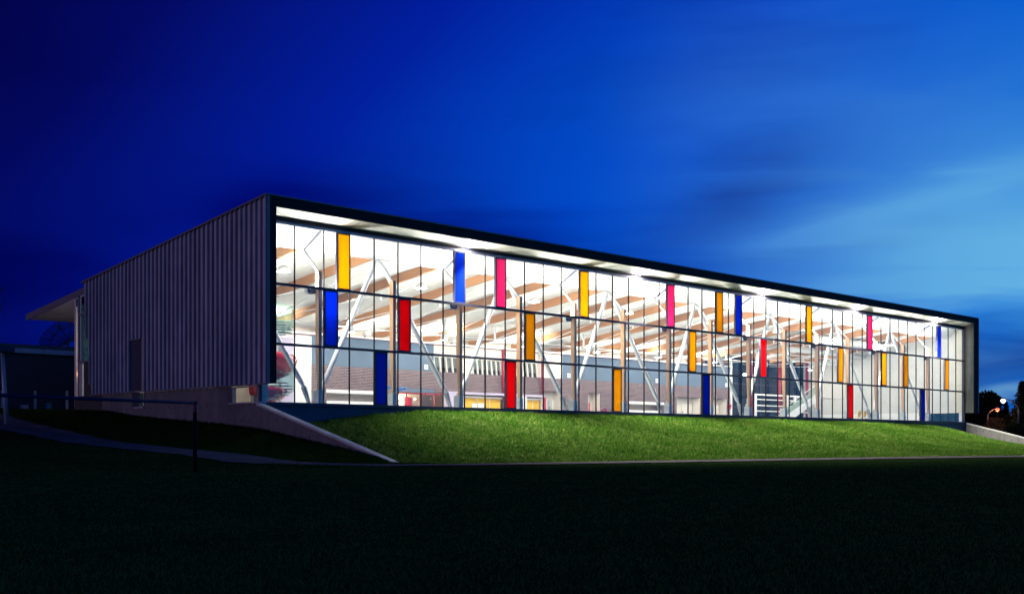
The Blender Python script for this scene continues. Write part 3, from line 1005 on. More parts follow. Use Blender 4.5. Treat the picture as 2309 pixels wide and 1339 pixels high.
put('ledge', MB().box(24.7, 34.7, 15.70, 15.98, 4.245, 4.42), 'lilac', rw)
put('pier', MB().box(32.0, 32.7, 15.6, 15.98, 2.45, 4.24), 'white_paint', rw)
for (a, b) in ((25.7, 30.5), (32.8, 34.6)):
    yb = put('yellow_wall', MB().box(a, b, 16.2, 16.29, 2.45, 4.24), 'yellow_paint', rw)
    put('blind_roll', MB().tube([(a, 16.08, 4.10), (b, 16.08, 4.10)], 0.085, 10), 'steel_white', yb, smooth=True)
    x = a + 1.1
    while x < b:
        put('batten', MB().box(x - 0.03, x + 0.03, 16.16, 16.199, 2.45, 4.0), 'warm_white', yb)
        x += 1.3
put('notice', MB().box(27.6, 28.1, 16.14, 16.155, 3.25, 3.65), 'white_paint', rw)
put('notice', MB().box(28.2, 28.8, 16.14, 16.155, 3.25, 3.66), 'white_paint', rw)
# white recessed door bays
for (a, b, d0, d1, h) in ((34.7, 36.9, 36.2, 36.6, 4.1), (40.0, 41.4, 40.4, 41.05, 4.02), (51.5, 54.84, 53.2, 54.7, 4.2), (56.3, 58.9, 57.6, 58.7, 4.15)):
    dbay = put('door_bay', MB().box(a, b, 16.8, 16.9, 2.45, 4.75).box(a, a + 0.05, 16.0, 16.8, 2.45, 4.75).box(b - 0.05, b, 16.0, 16.8, 2.45, 4.75), 'warm_white', rw)
    dr = put('door', MB().bevbox(d0, d1, 16.72, 16.79, 2.45, h, 0.01), 'bright_red' if a == 40.0 else 'base_grey' if a < 40 else 'warm_white', dbay)
    put('door_handle', MB().box(d0 + 0.06, d0 + 0.10, 16.66, 16.72, 3.4, 3.6), 'galv', dr)
for x in (23.13, 37.72, 48.69, 58.81):
    pl = put('wall_speaker', MB().bevbox(x - 0.17, x + 0.17, 15.93, 15.998, 5.86, 6.2, 0.015), 'white_paint', rw)
    put('grille', MB().box(x - 0.10, x + 0.10, 15.92, 15.929, 5.93, 6.13), 'base_grey', pl)
for x in (30.4, 34.55):
    put('red_column', MB().tube([(x, 15.8, 4.42), (x, 15.8, 7.7)], 0.09, 12), 'red_paint', hall, smooth=True)
    put('red_column', MB().tube([(x, 15.55, 2.45), (x, 15.55, 4.24)], 0.11, 12), 'red_paint', hall, smooth=True)
put('service_channel', MB().box(10.4, 59.4, 15.72, 15.96, 7.62, 7.74), 'steel_white', hall)
put('channel_flange', MB().box(10.4, 59.4, 15.74, 15.98, 7.585, 7.615), 'maroon', hall)
put('sprinkler_pipe', MB().tube([(0, 13.0, 7.95), (60, 13.0, 7.95)], 0.045, 8), 'steel_white', hall, smooth=True)
put('sprinkler_pipe', MB().tube([(59.0, 11.5, 8.1), (62, 10, 8.0), (65, 9, 7.8), (68.5, 10.5, 8.0), (72, 12.5, 8.3)], 0.05, 8).tube([(59.0, 11.5, 8.6), (62, 10, 8.5), (65, 9, 8.3), (68.5, 10.5, 8.5), (72, 12.5, 8.8)], 0.05, 8)
    .tube([(62, 10, 8.0), (62, 10, 8.5)], 0.04, 6).tube([(65, 9, 7.8), (65, 9, 8.3)], 0.04, 6).tube([(68.5, 10.5, 8.0), (68.5, 10.5, 8.5)], 0.04, 6), 'steel_white', hall, smooth=True)
# partition above and behind the rear wall
put('rear_screen', MB().box(-0.3, 72.0, 19.0, 19.2, 2.45, 8.9), 'beige', hall)

# ---- dark window wall at the far end of the rear side
ww = put('window_wall', MB().box(59.4, 59.65, 15.9, 16.2, 2.45, 8.4), 'white_paint', hall)
for i in range(8):
    a = 59.65 + i * 1.54
    for (z0, z1) in ((2.45, 4.1), (4.16, 6.2), (6.26, 8.6)):
        put('pane', MB().box(a + 0.03, a + 1.51, 16.0, 16.012, z0, z1), 'glass_dark', ww)
    put('window_bar', MB().box(a - 0.03, a + 0.03, 15.95, 16.06, 2.45, 8.6), 'navy_metal', ww)
for (z0, z1) in ((4.1, 4.16), (6.2, 6.26)):
    put('window_rail', MB().box(59.65, 72, 15.96, 16.05, z0, z1), 'navy_metal', ww)
put('night_backing', MB().box(59.4, 72, 18.6, 18.7, 2.45, 8.9), 'blue_wall', ww)
for x in (61.9, 66.7, 71.6):
    put('red_column', MB().tube([(x - 0.11, 15.4, 2.45), (x - 0.11, 15.4, 8.7)], 0.075, 10).tube([(x + 0.11, 15.4, 2.45), (x + 0.11, 15.4, 8.7)], 0.075, 10), 'red_paint', hall, smooth=True)
# far end wall
fw = put('far_wall', MB().box(72.055, 72.3, 0.12, 19.0, 3.56, 11.0), 'end_concrete', hall)
put('wainscot', MB().box(72.0, 72.3, 3.1, 19.0, 2.45, 3.55).box(72.0, 72.3, 0.12, 0.3, 2.45, 3.55), 'white_paint', fw)
wn = put('window', MB().box(71.97, 72.1, 0.3, 0.38, 2.45, 3.55).box(71.97, 72.1, 3.02, 3.1, 2.45, 3.55).box(71.97, 72.1, 0.38, 3.02, 3.48, 3.55), 'white_paint', fw)
for i in range(4):
    put('pane', MB().box(72.03, 72.045, 0.38 + i * 0.66, 1.03 + i * 0.66, 2.5, 3.48), 'glass_dusk', wn)
for z in (5.9, 8.3):
    put('joint_strip', MB().box(72.04, 72.053, 0.12, 19.0, z, z + 0.02), 'base_grey', fw)

# ------------------------------------------------------------------ retaining walls at both ends of the berm
for (x0, x1, ln, lab) in ((-0.78, -0.42, 9.85, 'sloping concrete retaining wall running out beside the dark gravel path'),
                          (72.12, 72.5, 10.2, 'sloping concrete retaining wall at the far end near the street lamps')):
    rwall = thing('retaining_wall', lab, 'wall', (x0, 0, 0), group='retaining walls of the berm')
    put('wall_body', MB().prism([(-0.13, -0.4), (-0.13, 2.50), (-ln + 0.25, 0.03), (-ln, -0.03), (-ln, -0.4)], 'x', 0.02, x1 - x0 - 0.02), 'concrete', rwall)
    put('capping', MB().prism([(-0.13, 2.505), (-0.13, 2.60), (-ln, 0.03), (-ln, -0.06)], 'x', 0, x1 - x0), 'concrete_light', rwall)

# ------------------------------------------------------------------ lights inside the hall
WARMW = (1.0, 0.95, 0.87)
for k in range(8):
    X = 3 + 9 * k
    f = thing('floodlight', ['grey box floodlight on the post beside the water slide tower', 'grey box floodlight on the third timber post', 'grey box floodlight on the fifth timber post',
                             'grey box floodlight on the seventh timber post', 'grey box floodlight on the ninth timber post', 'grey box floodlight on the eleventh timber post',
                             'grey box floodlight on the thirteenth timber post', 'grey box floodlight on the last timber post'][k], 'floodlight', (X - 0.30, 0.62, 7.98), group='floodlights on the timber posts')
    put('housing', MB().prism([(-0.17, -0.13), (0.17, -0.13), (0.22, 0.14), (-0.22, 0.14)], 'y', -0.13, 0.13), 'navy_metal', f)
    put('lens', MB().box(-0.18, 0.18, -0.10, 0.10, 0.142, 0.15), 'lamp_white', f)
    put('bracket', MB().box(0.2, 0.32, -0.03, 0.03, -0.06, 0.06), 'galv', f)
    lamp('flood_light', 'AREA', 560, WARMW, f, (0, 0, 0.2), (R(180 + 15), 0, 0), shape='RECTANGLE', size=1.6, size_y=0.3)
    put('visor', MB().prism([(-0.24, -0.14), (-0.30, -0.02), (-0.30, 0.10), (-0.22, 0.17), (-0.22, 0.13), (-0.27, 0.08), (-0.27, -0.02), (-0.22, -0.10)], 'y', -0.12, 0.12), 'steel_white', f)
    lamp('post_fill', 'POINT', 700, WARMW, f, (0.52, 0.13, 0.0), shadow_soft_size=0.03)  # fill added behind the post to brighten posts and struts, no fixture there
    g = thing('added_uplight', 'added white uplight box on the rear wall channel, ' + ['leftmost', 'second from the left', 'third from the left', 'fourth from the left', 'fourth from the right', 'third from the right', 'second from the right', 'rightmost'][k], 'floodlight', (10.0 + 7.6 * k, 15.4, 7.9), group='uplights added along the rear wall to brighten the ceiling')
    put('housing', MB().prism([(-0.2, -0.1), (0.2, -0.1), (0.26, 0.12), (-0.26, 0.12)], 'y', -0.14, 0.14), 'steel_white', g)
    put('bracket', MB().box(-0.03, 0.03, 0.14, 0.32, -0.2, 0.0), 'galv', g)
    lamp('flood_light', 'AREA', 520, WARMW, g, (0, 0, 0.18), (R(180 - 25), 0, 0), shape='RECTANGLE', size=0.5, size_y=0.3)  # uplight added at the rear to brighten the ceiling
    p = thing('pendant_lamp', 'white drum pendant lamp near the rear wall, ' + ['leftmost', 'second from the left', 'third from the left', 'fourth from the left', 'fourth from the right', 'third from the right', 'second from the right', 'rightmost'][k], 'lamp', (14.0 + 7.6 * k, 12.4, 7.55), group='drum pendant lamps')
    put('drum', MB().lathe([(0.0, 0.42), (0.20, 0.42), (0.22, 0.36), (0.22, 0.0), (0.19, 0.0), (0.19, 0.3)], 16), 'steel_white', p, smooth=True)
    put('stem', MB().tube([(0, 0, 0.42), (0, 0, beam_z(12.4) + 0.6 - 7.55)], 0.025, 6), 'steel_white', p)
    lamp('pendant_light', 'POINT', 620, WARMW, p, (0, 0, -0.12), shadow_soft_size=0.18)
    d = thing('dome_lamp', ['round white dome lamp below the roof beams above the water slide', 'round white dome lamp above the third timber post', 'round white dome lamp above the fifth timber post', 'round white dome lamp above the seventh timber post',
                            'round white dome lamp above the ninth timber post', 'round white dome lamp above the eleventh timber post', 'round white dome lamp above the thirteenth timber post', 'round white dome lamp above the last timber post'][k],
              'lamp', (X + 0.6, 4.2, 9.35), group='round dome lamps below the roof beams')
    put('dome', MB().lathe([(0.0, 0.30), (0.12, 0.29), (0.27, 0.18), (0.36, 0.0), (0.33, 0.0), (0.24, 0.15)], 20), 'steel_white', d, smooth=True)
    put('stem', MB().tube([(0, 0, 0.29), (0, 0, beam_z(4.2) + 0.62 - 9.35)], 0.025, 6), 'steel_white', d)
    lamp('dome_light', 'POINT', 660, WARMW, d, (0, 0, -0.16), shadow_soft_size=0.22)
for k, n in enumerate((8, 17.5, 26.6, 35.2, 44.2)):
    X = n * M
    s = thing('spotlight', ['spotlight under the eaves above the first blue top panel', 'spotlight under the eaves left of the second pink panel', 'spotlight under the eaves right of the middle blue top panel',
                            'spotlight under the eaves left of the last pink panel', 'spotlight under the eaves beside the last blue top panel'][k], 'spotlight', (X, -0.26, 11.07), group='small spotlights under the eaves')
    put('bracket', MB().box(-0.03, 0.03, 0.0, 0.11, -0.08, -0.03), 'black_metal', s)
    put('bulb', MB().lathe([(0.0, 0.06), (0.04, 0.045), (0.055, 0), (0.04, -0.045), (0, -0.06)], 12), 'lens_white', s, smooth=True)
    lamp('spot_light', 'SPOT', 34000, (1.0, 0.94, 0.76), s, (0, -0.14, -0.06), (R(-27), 0, 0), shadow_soft_size=0.06, spot_size=R(96), spot_blend=1.0)
    lamp('spill_light', 'POINT', 120, (1.0, 0.92, 0.92), s, (0, -0.14, -0.08), shadow_soft_size=0.06)

# ------------------------------------------------------------------ things inside the hall
# spiral stair tower with the red water slide
TC = (1.9, 4.0)
tw = thing('slide_tower', 'spiral stair tower with green glass balustrade and red water slide', 'water slide', (TC[0], TC[1], 2.45))
put('column', MB().lathe([(0.28, 0), (0.28, 6.2)], 20), 'concrete_light', tw, smooth=True)
for i in range(30):
    a0 = -2.2 + i * 0.36
    z = 0.3 + i * 0.17
    a1 = a0 + 0.40
    ra, rb = 0.3, 1.75
    put('tread', MB().prism([(ra * math.cos(a0), ra * math.sin(a0)), (rb * math.cos(a0), rb * math.sin(a0)), (rb * math.cos(a1), rb * math.sin(a1)), (ra * math.cos(a1), ra * math.sin(a1))], 'z', z, z + 0.055), 'tread', tw)
    put('glass_panel', MB().add([(1.78 * math.cos(a), 1.78 * math.sin(a), z + dz) for (a, dz) in ((a0, -.1), (a0 + .34, .07), (a0 + .34, 1.12), (a0, .95))] + [(1.80 * math.cos(a), 1.80 * math.sin(a), z + dz) for (a, dz) in ((a0, -.1), (a0 + .34, .07), (a0 + .34, 1.12), (a0, .95))],
                                [(3, 2, 1, 0), (4, 5, 6, 7), (0, 1, 5, 4), (1, 2, 6, 5), (2, 3, 7, 6), (3, 0, 4, 7)]), 'glass_green', tw)


def flume(z0, a0, a1, rad, n=28, drop=0.9, w=0.62):
    mb = MB()
    vs, fs = [], []
    m = 9
    for i in range(n + 1):
        a = a0 + (a1 - a0) * i / n
        c = Vector((rad * math.cos(a), rad * math.sin(a), z0 - drop * i / n))
        o = Vector((math.cos(a), math.sin(a), 0))
        for q in range(m):
            t = -math.pi + math.pi * q / (m - 1)
            vs.append(c + o * (w * math.cos(t)) + Vector((0, 0, w * 1.25 * math.sin(t))))
        for q in range(m):
            t = 0 - math.pi * q / (m - 1)
            vs.append(c + o * ((w - .05) * math.cos(t)) + Vector((0, 0, (w - .05) * 1.25 * math.sin(t))))
    k = 2 * m
    for i in range(n):
        fs += [(i * k + q, i * k + (q + 1) % k, (i + 1) * k + (q + 1) % k, (i + 1) * k + q) for q in range(k)]
    return mb.add(vs, fs)


put('flume', flume(2.95, -2.6, 1.2, 1.35), 'red_flume', tw, smooth=True)
put('flume', flume(1.15, -2.4, 0.6, 1.05, 22, 0.3, 0.42), 'red_flume', tw, smooth=True)

# leaf-shaped play feature
pf = thing('water_play_leaf', 'sky blue leaf canopy on a curved blue stem in front of the glazed office', 'play feature', (13.3, 8.0, 2.45))
vs, fs = [], []
for i in range(13):
    t = -1 + 2 * i / 12
    hw = 0.42 * (1 - t * t) ** 0.7 + 0.01
    for j in range(5):
        s = -1 + 2 * j / 4
        vs.append((0.55 + t * 0.85, s * hw, 1.42 + 0.17 * t * t - 0.02 * t + 0.06 * s * s))
for i in range(12):
    for j in range(4):
        fs.append((i * 5 + j, i * 5 + j + 1, (i + 1) * 5 + j + 1, (i + 1) * 5 + j))
lf = put('leaf', MB().add(vs + [(x, y, z + 0.05) for x, y, z in vs], fs + [tuple(q + 65 for q in f[::-1]) for f in fs]), 'sky_blue', pf, smooth=True)
put('leaf_rim', MB().tube([(0.55 + t * 0.86, 0.44 * (1 - t * t) ** 0.7 * -1, 1.44 + 0.17 * t * t) for t in [-1 + k / 8 for k in range(17)]], 0.03, 6), 'deep_blue', pf, smooth=True)
put('stem', MB().tube([(0.0, 0, 0), (0.02, 0, 0.5), (0.12, 0, 0.9), (0.32, 0, 1.25), (0.5, 0, 1.42)], 0.05, 8), 'deep_blue', pf, smooth=True)

# white guard rails in front of the dark window wall
gr = thing('guard_rail', 'white tubular guard rail before the dark window wall', 'railing', (60.3, 14.0, 2.45))
for z in (0.75, 1.25, 1.75, 2.3, 2.72):
    put('rail', MB().tube([(0.2, 0, z), (11.2, 0, z)], 0.055 if z < 2.6 else 0.075, 8), 'steel_white', gr, smooth=True)
for x in (0.2, 5.6, 6.8, 11.2):
    put('rail_post', MB().box(x - 0.12, x + 0.12, -0.08, 0.08, 0, 2.8), 'steel_white', gr)
# stair by the far wall
st = thing('staircase', 'white staircase with green glass side rising beside the far wall', 'stairs', (57.2, 9.0, 2.45))
for i in range(15):
    put('step', MB().box(i * 0.42, i * 0.42 + 0.46, 0, 1.6, i * 0.17, i * 0.17 + 0.17), 'concrete_light', st)
put('stringer', MB().prism([(-0.3, 0.0), (0.2, 0.0), (6.3, 2.45), (6.3, 2.95), (5.9, 2.95), (-0.3, 0.45)], 'y', -0.12, -0.02), 'white_paint', st)
put('glass_side', MB().prism([(-0.1, 0.5), (5.9, 3.0), (5.9, 3.75), (-0.1, 1.25)], 'y', -0.09, -0.07), 'glass_green', st)
put('handrail', MB().tube([(-0.2, -0.08, 1.3), (5.9, -0.08, 3.8)], 0.035, 8), 'steel_white', st, smooth=True)
put('landing', MB().box(6.3, 9.6, -0.1, 1.7, 2.35, 2.62).box(6.3, 9.6, -0.12, -0.02, 2.62, 3.6), 'warm_white', st)


def chair(loc, rotz, lab):
    c = thing('deck_chair', lab, 'chair', loc, rotz, 'yellow chairs by the far wall')
    put('seat', MB().bevbox(-0.22, 0.22, -0.22, 0.22, 0.42, 0.46, 0.01), 'yellow_paint', c)
    put('backrest', MB().prism([(0.20, 0.50), (0.24, 0.5), (0.32, 0.95), (0.28, 0.95)], 'x', -0.22, 0.22), 'yellow_paint', c)
    for sx in (-0.2, 0.2):
        for sy in (-0.2, 0.2):
            put('leg', MB().tube([(sx, sy, 0), (sx, sy, 0.42)], 0.014, 6), 'galv', c)


chair((57.3, 2.3, 2.45), R(180), 'yellow chair behind the glass, nearest the tenth timber post')
chair((58.2, 2.3, 2.45), R(180), 'yellow chair behind the glass, second from the tenth timber post')
bn = thing('bench', 'low white bench carrying a black bag behind the glass', 'bench', (60.4, 2.6, 2.45))
put('bench_top', MB().bevbox(-0.9, 0.9, -0.2, 0.2, 0.40, 0.46, 0.01), 'white_paint', bn)
for x in (-0.7, 0.7):
    put('leg', MB().box(x - 0.04, x + 0.04, -0.16, 0.16, 0, 0.40), 'galv', bn)


def bag(name, lab, loc, m, w, h):
    b = thing(name, lab, 'bag', loc)
    put('body', MB().lathe([(0.0, 0), (w * 0.9, 0.0), (w, h * 0.25), (w * 0.95, h * 0.6), (w * 0.6, h * 0.9), (0.0, h)], 12), m, b, smooth=True)
    put('handle', MB().tube([(-w * 0.5, 0, h * 0.85), (-w * 0.35, 0, h * 1.15), (w * 0.35, 0, h * 1.15), (w * 0.5, 0, h * 0.85)], 0.018, 6), m, b, smooth=True)


bag('black_bag', 'black bag standing on the white bench behind the glass', (60.3, 2.6, 2.91), 'black_plastic', 0.2, 0.38)
tb = thing('side_table', 'low white table carrying a maroon bag by the brick wall', 'table', (38.5, 13.0, 2.45))
put('table_top', MB().bevbox(-0.5, 0.5, -0.3, 0.3, 0.50, 0.56, 0.01), 'white_paint', tb)
for sx in (-0.45, 0.45):
    put('leg', MB().box(sx - 0.03, sx + 0.03, -0.25, 0.25, 0, 0.50), 'galv', tb)
bag('sports_bag', 'maroon sports bag on a table near the red door', (38.5, 13.0, 3.01), 'maroon', 0.30, 0.42)
ck = thing('water_cooler', 'small white and blue drinks cooler near the far wall', 'cooler', (68.6, 4.0, 2.45))
put('body', MB().bevbox(-0.25, 0.25, -0.2, 0.2, 0, 0.62, 0.03), 'white_paint', ck)
put('lid', MB().bevbox(-0.27, 0.27, -0.22, 0.22, 0.625, 0.72, 0.03), 'sky_blue', ck)
lb = thing('lifebuoy', 'red lifebuoy hung on the brick wall beside the last door', 'lifebuoy', (59.2, 15.88, 4.1))
ring = []
for k in range(19):
    a = 2 * math.pi * k / 18
    ring.append((0.2 * math.cos(a), 0, 0.2 * math.sin(a)))
put('buoy_ring', MB().tube(ring, 0.075, 8, False), 'bright_red', lb, smooth=True)
put('hook', MB().box(-0.03, 0.03, 0.0, 0.11, 0.15, 0.2), 'galv', lb)
for i, (x, z) in enumerate(((21.2, 3.9), (22.45, 3.92), (23.85, 3.9))):
    s = thing('wall_lamp', ['small round lamp in the glazed office, leftmost of three', 'small round lamp in the glazed office, middle of three', 'small round lamp in the glazed office, rightmost of three'][i], 'lamp', (x, 18.0, z), group='round lamps in the glazed office')
    put('globe', MB().lathe([(0, -.09), (0.06, -.06), (0.09, 0), (0.06, .06), (0, .09)], 12), 'bulb_warm', s, smooth=True)
    put('wall_plate', MB().box(-0.04, 0.04, 0.08, 0.2, -0.04, 0.04), 'galv', s)
    if i == 1:
        lamp('room_light', 'POINT', 160, (1.0, 0.80, 0.55), s, (0, -0.6, 0.0), shadow_soft_size=0.1)

# ------------------------------------------------------------------ outside on the left
goal = thing('goal_frame', 'football goal frame with dark blue crossbar and black post on the field', 'goal', (-13.09, -16.23, 0))
gd = Vector((-5.89, -1.47, 0)).normalized()
ge = gd * 7.32
put('crossbar', MB().tube([(gd.x * -0.05, gd.y * -0.05, 1.92), (ge.x, ge.y, 1.92)], 0.045, 12), 'goal_blue', goal, smooth=True)
for p in ((0, 0), (ge.x, ge.y)):
    put('upright', MB().tube([(p[0], p[1], 0), (p[0], p[1], 1.97)], 0.055, 12), 'goal_black', goal, smooth=True)
put('sticker', MB().tube([(0, 0, 1.66), (0, 0, 1.90)], 0.0575, 12, False), 'maroon', goal, smooth=True)

# low brick wing behind the hall
br = thing('brick_building', 'low dark brick building with pale roof edge behind the hall', 'building', (0, 30.0, 2.8))
put('wall', MB().box(-14, 22, 0, 12, -0.8, 3.75), 'brick_out', br)
put('fascia', MB().box(-14.15, 22.15, -0.2, 12.2, 3.75, 4.05), 'galv', br)
put('roof', MB().box(-14.0, 22.0, -0.05, 12.0, 4.05, 4.32), 'roof_dark', br)

ds = thing('satellite_dish', 'large dark mesh satellite dish on the brick building roof', 'dish', (7.6, 37.5, 7.12), rotz=R(30))
NR, NS = 7, 24
T = Matrix.Rotation(R(-38), 4, 'X') @ Matrix.Rotation(R(0), 4, 'Z')
C0 = Vector((0, 0, 1.15))
sh = MB()
for k in range(NS):
    a = 2 * math.pi * k / NS
    rb = MB().tube([C0 + T @ Vector((r * math.cos(a), r * math.sin(a), 0.22 * r * r)) for r in (0.1, 0.6, 1.1, 1.5, 1.8)], 0.022, 5)
    if k % 2 == 0:
        put('dish_rib', rb, 'dish_metal', ds)
for r in (0.6, 1.2, 1.8):
    put('dish_hoop', MB().tube([C0 + T @ Vector((r * math.cos(2 * math.pi * k / 32), r * math.sin(2 * math.pi * k / 32), 0.22 * r * r)) for k in range(33)], 0.022, 5, False), 'dish_metal', ds)
vs = [C0 + T @ Vector((r * math.cos(2 * math.pi * k / 32), r * math.sin(2 * math.pi * k / 32), 0.22 * r * r - 0.03)) for r in (0.05, 0.5, 1.0, 1.4, 1.8) for k in range(32)]
fs = [(i * 32 + k, i * 32 + (k + 1) % 32, (i + 1) * 32 + (k + 1) % 32, (i + 1) * 32 + k) for i in range(4) for k in range(32)]
m_, t_, b_ = nodes_of('dish_mesh')
o_ = t_.n['Material Output']
tr_ = t_.new('ShaderNodeBsdfTransparent')
mx_ = t_.new('ShaderNodeMixShader')
mx_.inputs[0].default_value = 0.5
b_.inputs['Base Color'].default_value = (0.03, 0.03, 0.045, 1)
t_.l.new(tr_.outputs[0], mx_.inputs[1])
t_.l.new(b_.outputs[0], mx_.inputs[2])
t_.l.new(mx_.outputs[0], o_.inputs[0])
MATS['dish_mesh'] = m_
put('dish_surface', MB().add(vs, fs), 'dish_mesh', ds, smooth=True)
put('feed_horn', MB().tube([C0 + T @ Vector((0, 0, 1.05)), C0 + T @ Vector((0, 0, 1.3))], 0.12, 10), 'dish_metal', ds)
for k in range(3):
    a = 2 * math.pi * k / 3 + 0.4
    put('feed_arm', MB().tube([C0 + T @ Vector((1.3 * math.cos(a), 1.3 * math.sin(a), 0.37)), C0 + T @ Vector((0, 0, 1.15))], 0.025, 5), 'dish_metal', ds)
put('mast', MB().tube([(0, 0, 0), (0, 0, 1.15)], 0.12, 10), 'dish_metal', ds)

lp = thing('leaning_post', 'grey leaning lamp post with flat box head on the left lawn', 'lamp post', (-5.7, 15.1, float(ground_z(-5.7, 15.1))))
put('pole', MB().tube([(0, 0, -0.1), (-0.10, 0.10, 1.8), (-0.18, 0.18, 3.75)], [0.13, 0.11, 0.09], 10), 'galv', lp, smooth=True)
put('lamp_head', MB().bevbox(-0.75, 0.35, -0.15, 0.5, 3.72, 4.0, 0.05), 'navy_metal', lp)
put('band', MB().tube([(-0.10, 0.10, 1.55), (-0.106, 0.106, 1.62)], 0.125, 10), 'zinc_trim', lp)

for i, (x, y, lab) in enumerate(((0.1, 28.4, 'white bollard before the brick wall, leftmost of three'), (1.6, 27.1, 'white bollard before the brick wall, middle of three'), (3.0, 25.7, 'white bollard before the brick wall, beside the hall corner'))):
    z = float(ground_z(x - 1.2, y))
    b = thing('bollard', lab, 'bollard', (x - 0.8, y, 2.75), group='bollards before the brick wall')
    put('post', MB().lathe([(0.085, -0.3), (0.085, 1.22), (0.06, 1.29), (0.0, 1.31)], 12), 'concrete_light', b, smooth=True)
    put('collar', MB().lathe([(0.10, 0.0), (0.10, 0.06), (0.086, 0.08)], 12), 'galv', b, smooth=True)
cbx = thing('utility_box', 'small pale utility box on the grass before the brick wall', 'utility box', (0.3, 27.6, 2.78))
put('body', MB().bevbox(-0.24, 0.24, -0.18, 0.18, -0.1, 0.34, 0.02), 'concrete_light', cbx)
put('lid', MB().bevbox(-0.26, 0.26, -0.2, 0.2, 0.342, 0.40, 0.02), 'galv', cbx)
bi = thing('litter_bin', 'teal litter bin with dark lid near the brick wall', 'bin', (1.6, 27.0, 2.78))
put('body', MB().lathe([(0.15, -0.1), (0.19, 0.5), (0.2, 0.52), (0.0, 0.52)], 14), 'bin_teal', bi, smooth=True)
put('lid', MB().lathe([(0.21, 0.525), (0.21, 0.57), (0.1, 0.62), (0.0, 0.63)], 14), 'black_plastic', bi, smooth=True)


el = thing('assumed_lamp', 'assumed small wall lamp on the rear pier below the canopy', 'lamp', (-0.1, 18.9, 4.7))  # unseen lamp, assumed from the canopy's lit underside and added to light it
put('lamp_body', MB().bevbox(-0.1, 0.1, -0.2, 0.0, -0.1, 0.1, 0.02), 'navy_metal', el)
put('lamp_glass', MB().bevbox(-0.08, 0.08, 0.005, 0.08, -0.08, 0.08, 0.02), 'bulb_warm', el)
lamp('assumed_light', 'POINT', 38, (0.9, 0.78, 0.95), el, (-0.1, 0.5, 0.1), shadow_soft_size=0.1)

# ------------------------------------------------------------------ trees
def bare_tree(loc, h, lab):
    t = thing('bare_tree', lab, 'tree', loc)
    mb = MB()

    def grow(p, d, ln, r, lev):
        pts, rs = [p], [r]
        q = p
        for s in range(4):
            d = (d + Vector((random.uniform(-.28, .28), random.uniform(-.28, .28), random.uniform(-.04, .20)))).normalized()
            q = q + d * ln / 4
            pts.append(q)
            rs.append(r * (1 - 0.16 * (s + 1)))
            if lev < 3 and s > 0:
                for _ in range(2):
                    dd = (d + Vector((random.uniform(-1, 1), random.uniform(-1, 1), random.uniform(-.1, .7)))).normalized()
                    grow(q, dd, ln * 0.62, r * 0.45, lev + 1)
        (trunk if lev == 0 else mb).tube(pts, rs, 6 if lev < 2 else 4, False)
    trunk = MB()
    grow(Vector((0, 0, -0.2)), Vector((0, 0, 1)), h * 0.6, h * 0.022, 0)
    put('trunk', trunk, 'bark', t, smooth=True)
    put('crown', mb, 'bark', t, smooth=True)


def leaf_quads(P_, S_, N_):
    """P_: centres, S_: sizes -> random leaf quads"""
    n = len(P_)
    a = rng.normal(size=(n, 3))
    a /= np.linalg.norm(a, axis=1)[:, None]
    b = np.cross(a, rng.normal(size=(n, 3)))
    b /= np.linalg.norm(b, axis=1)[:, None]
    s = S_[:, None]
    vs = np.concatenate([P_ - a * s, P_ + b * s * 0.55, P_ + a * s, P_ - b * s * 0.55], 1).reshape(-1, 3)
    me = bpy.data.meshes.new(N_)
    me.from_pydata(vs.tolist(), [], np.arange(4 * n).reshape(-1, 4).tolist())
    return me


def broad_tree(loc, h, rad, lab, m='leaves_dark', nl=5200, ls=0.34, name='broadleaf_tree', group='dark trees beyond the far end', trunk_h=0.3):
    t = thing(name, lab, 'tree' if h > 4 else 'shrub', loc, 0, group)
    tr = MB().tube([(0, 0, -0.5), (0.1, 0, h * 0.3), (0, 0.1, h * 0.7)], [h * 0.03, h * 0.022, h * 0.008], 8)
    cl = []
    for k in range(26):
        a = random.uniform(0, 6.28)
        z = random.uniform(trunk_h, 0.96)
        env = math.sin(math.pi * min(1, (z - trunk_h) / (1 - trunk_h) * 0.85 + 0.12)) ** 0.7
        rr = rad * env * random.uniform(0.25, 0.9)
        c = Vector((rr * math.cos(a), rr * math.sin(a), z * h))
        cl.append((c, rad * random.uniform(0.22, 0.42)))
        tr.tube([(0, 0, max(0.1, z - 0.25) * h), c], [h * 0.009, h * 0.003], 5, False)
    put('trunk', tr, 'bark', t, smooth=True)
    Ps = []
    for c, r in cl:
        k = nl // len(cl)
        d = rng.normal(size=(k, 3))
        d /= np.linalg.norm(d, axis=1)[:, None]
        Ps.append(np.array(c) + d * (r * rng.uniform(0.35, 1.05, k) ** 0.6)[:, None])
    P_ = np.concatenate(Ps)
    link('crown', leaf_quads(P_, rng.uniform(0.6, 1.3, len(P_)) * ls, 'crown'), m, t)


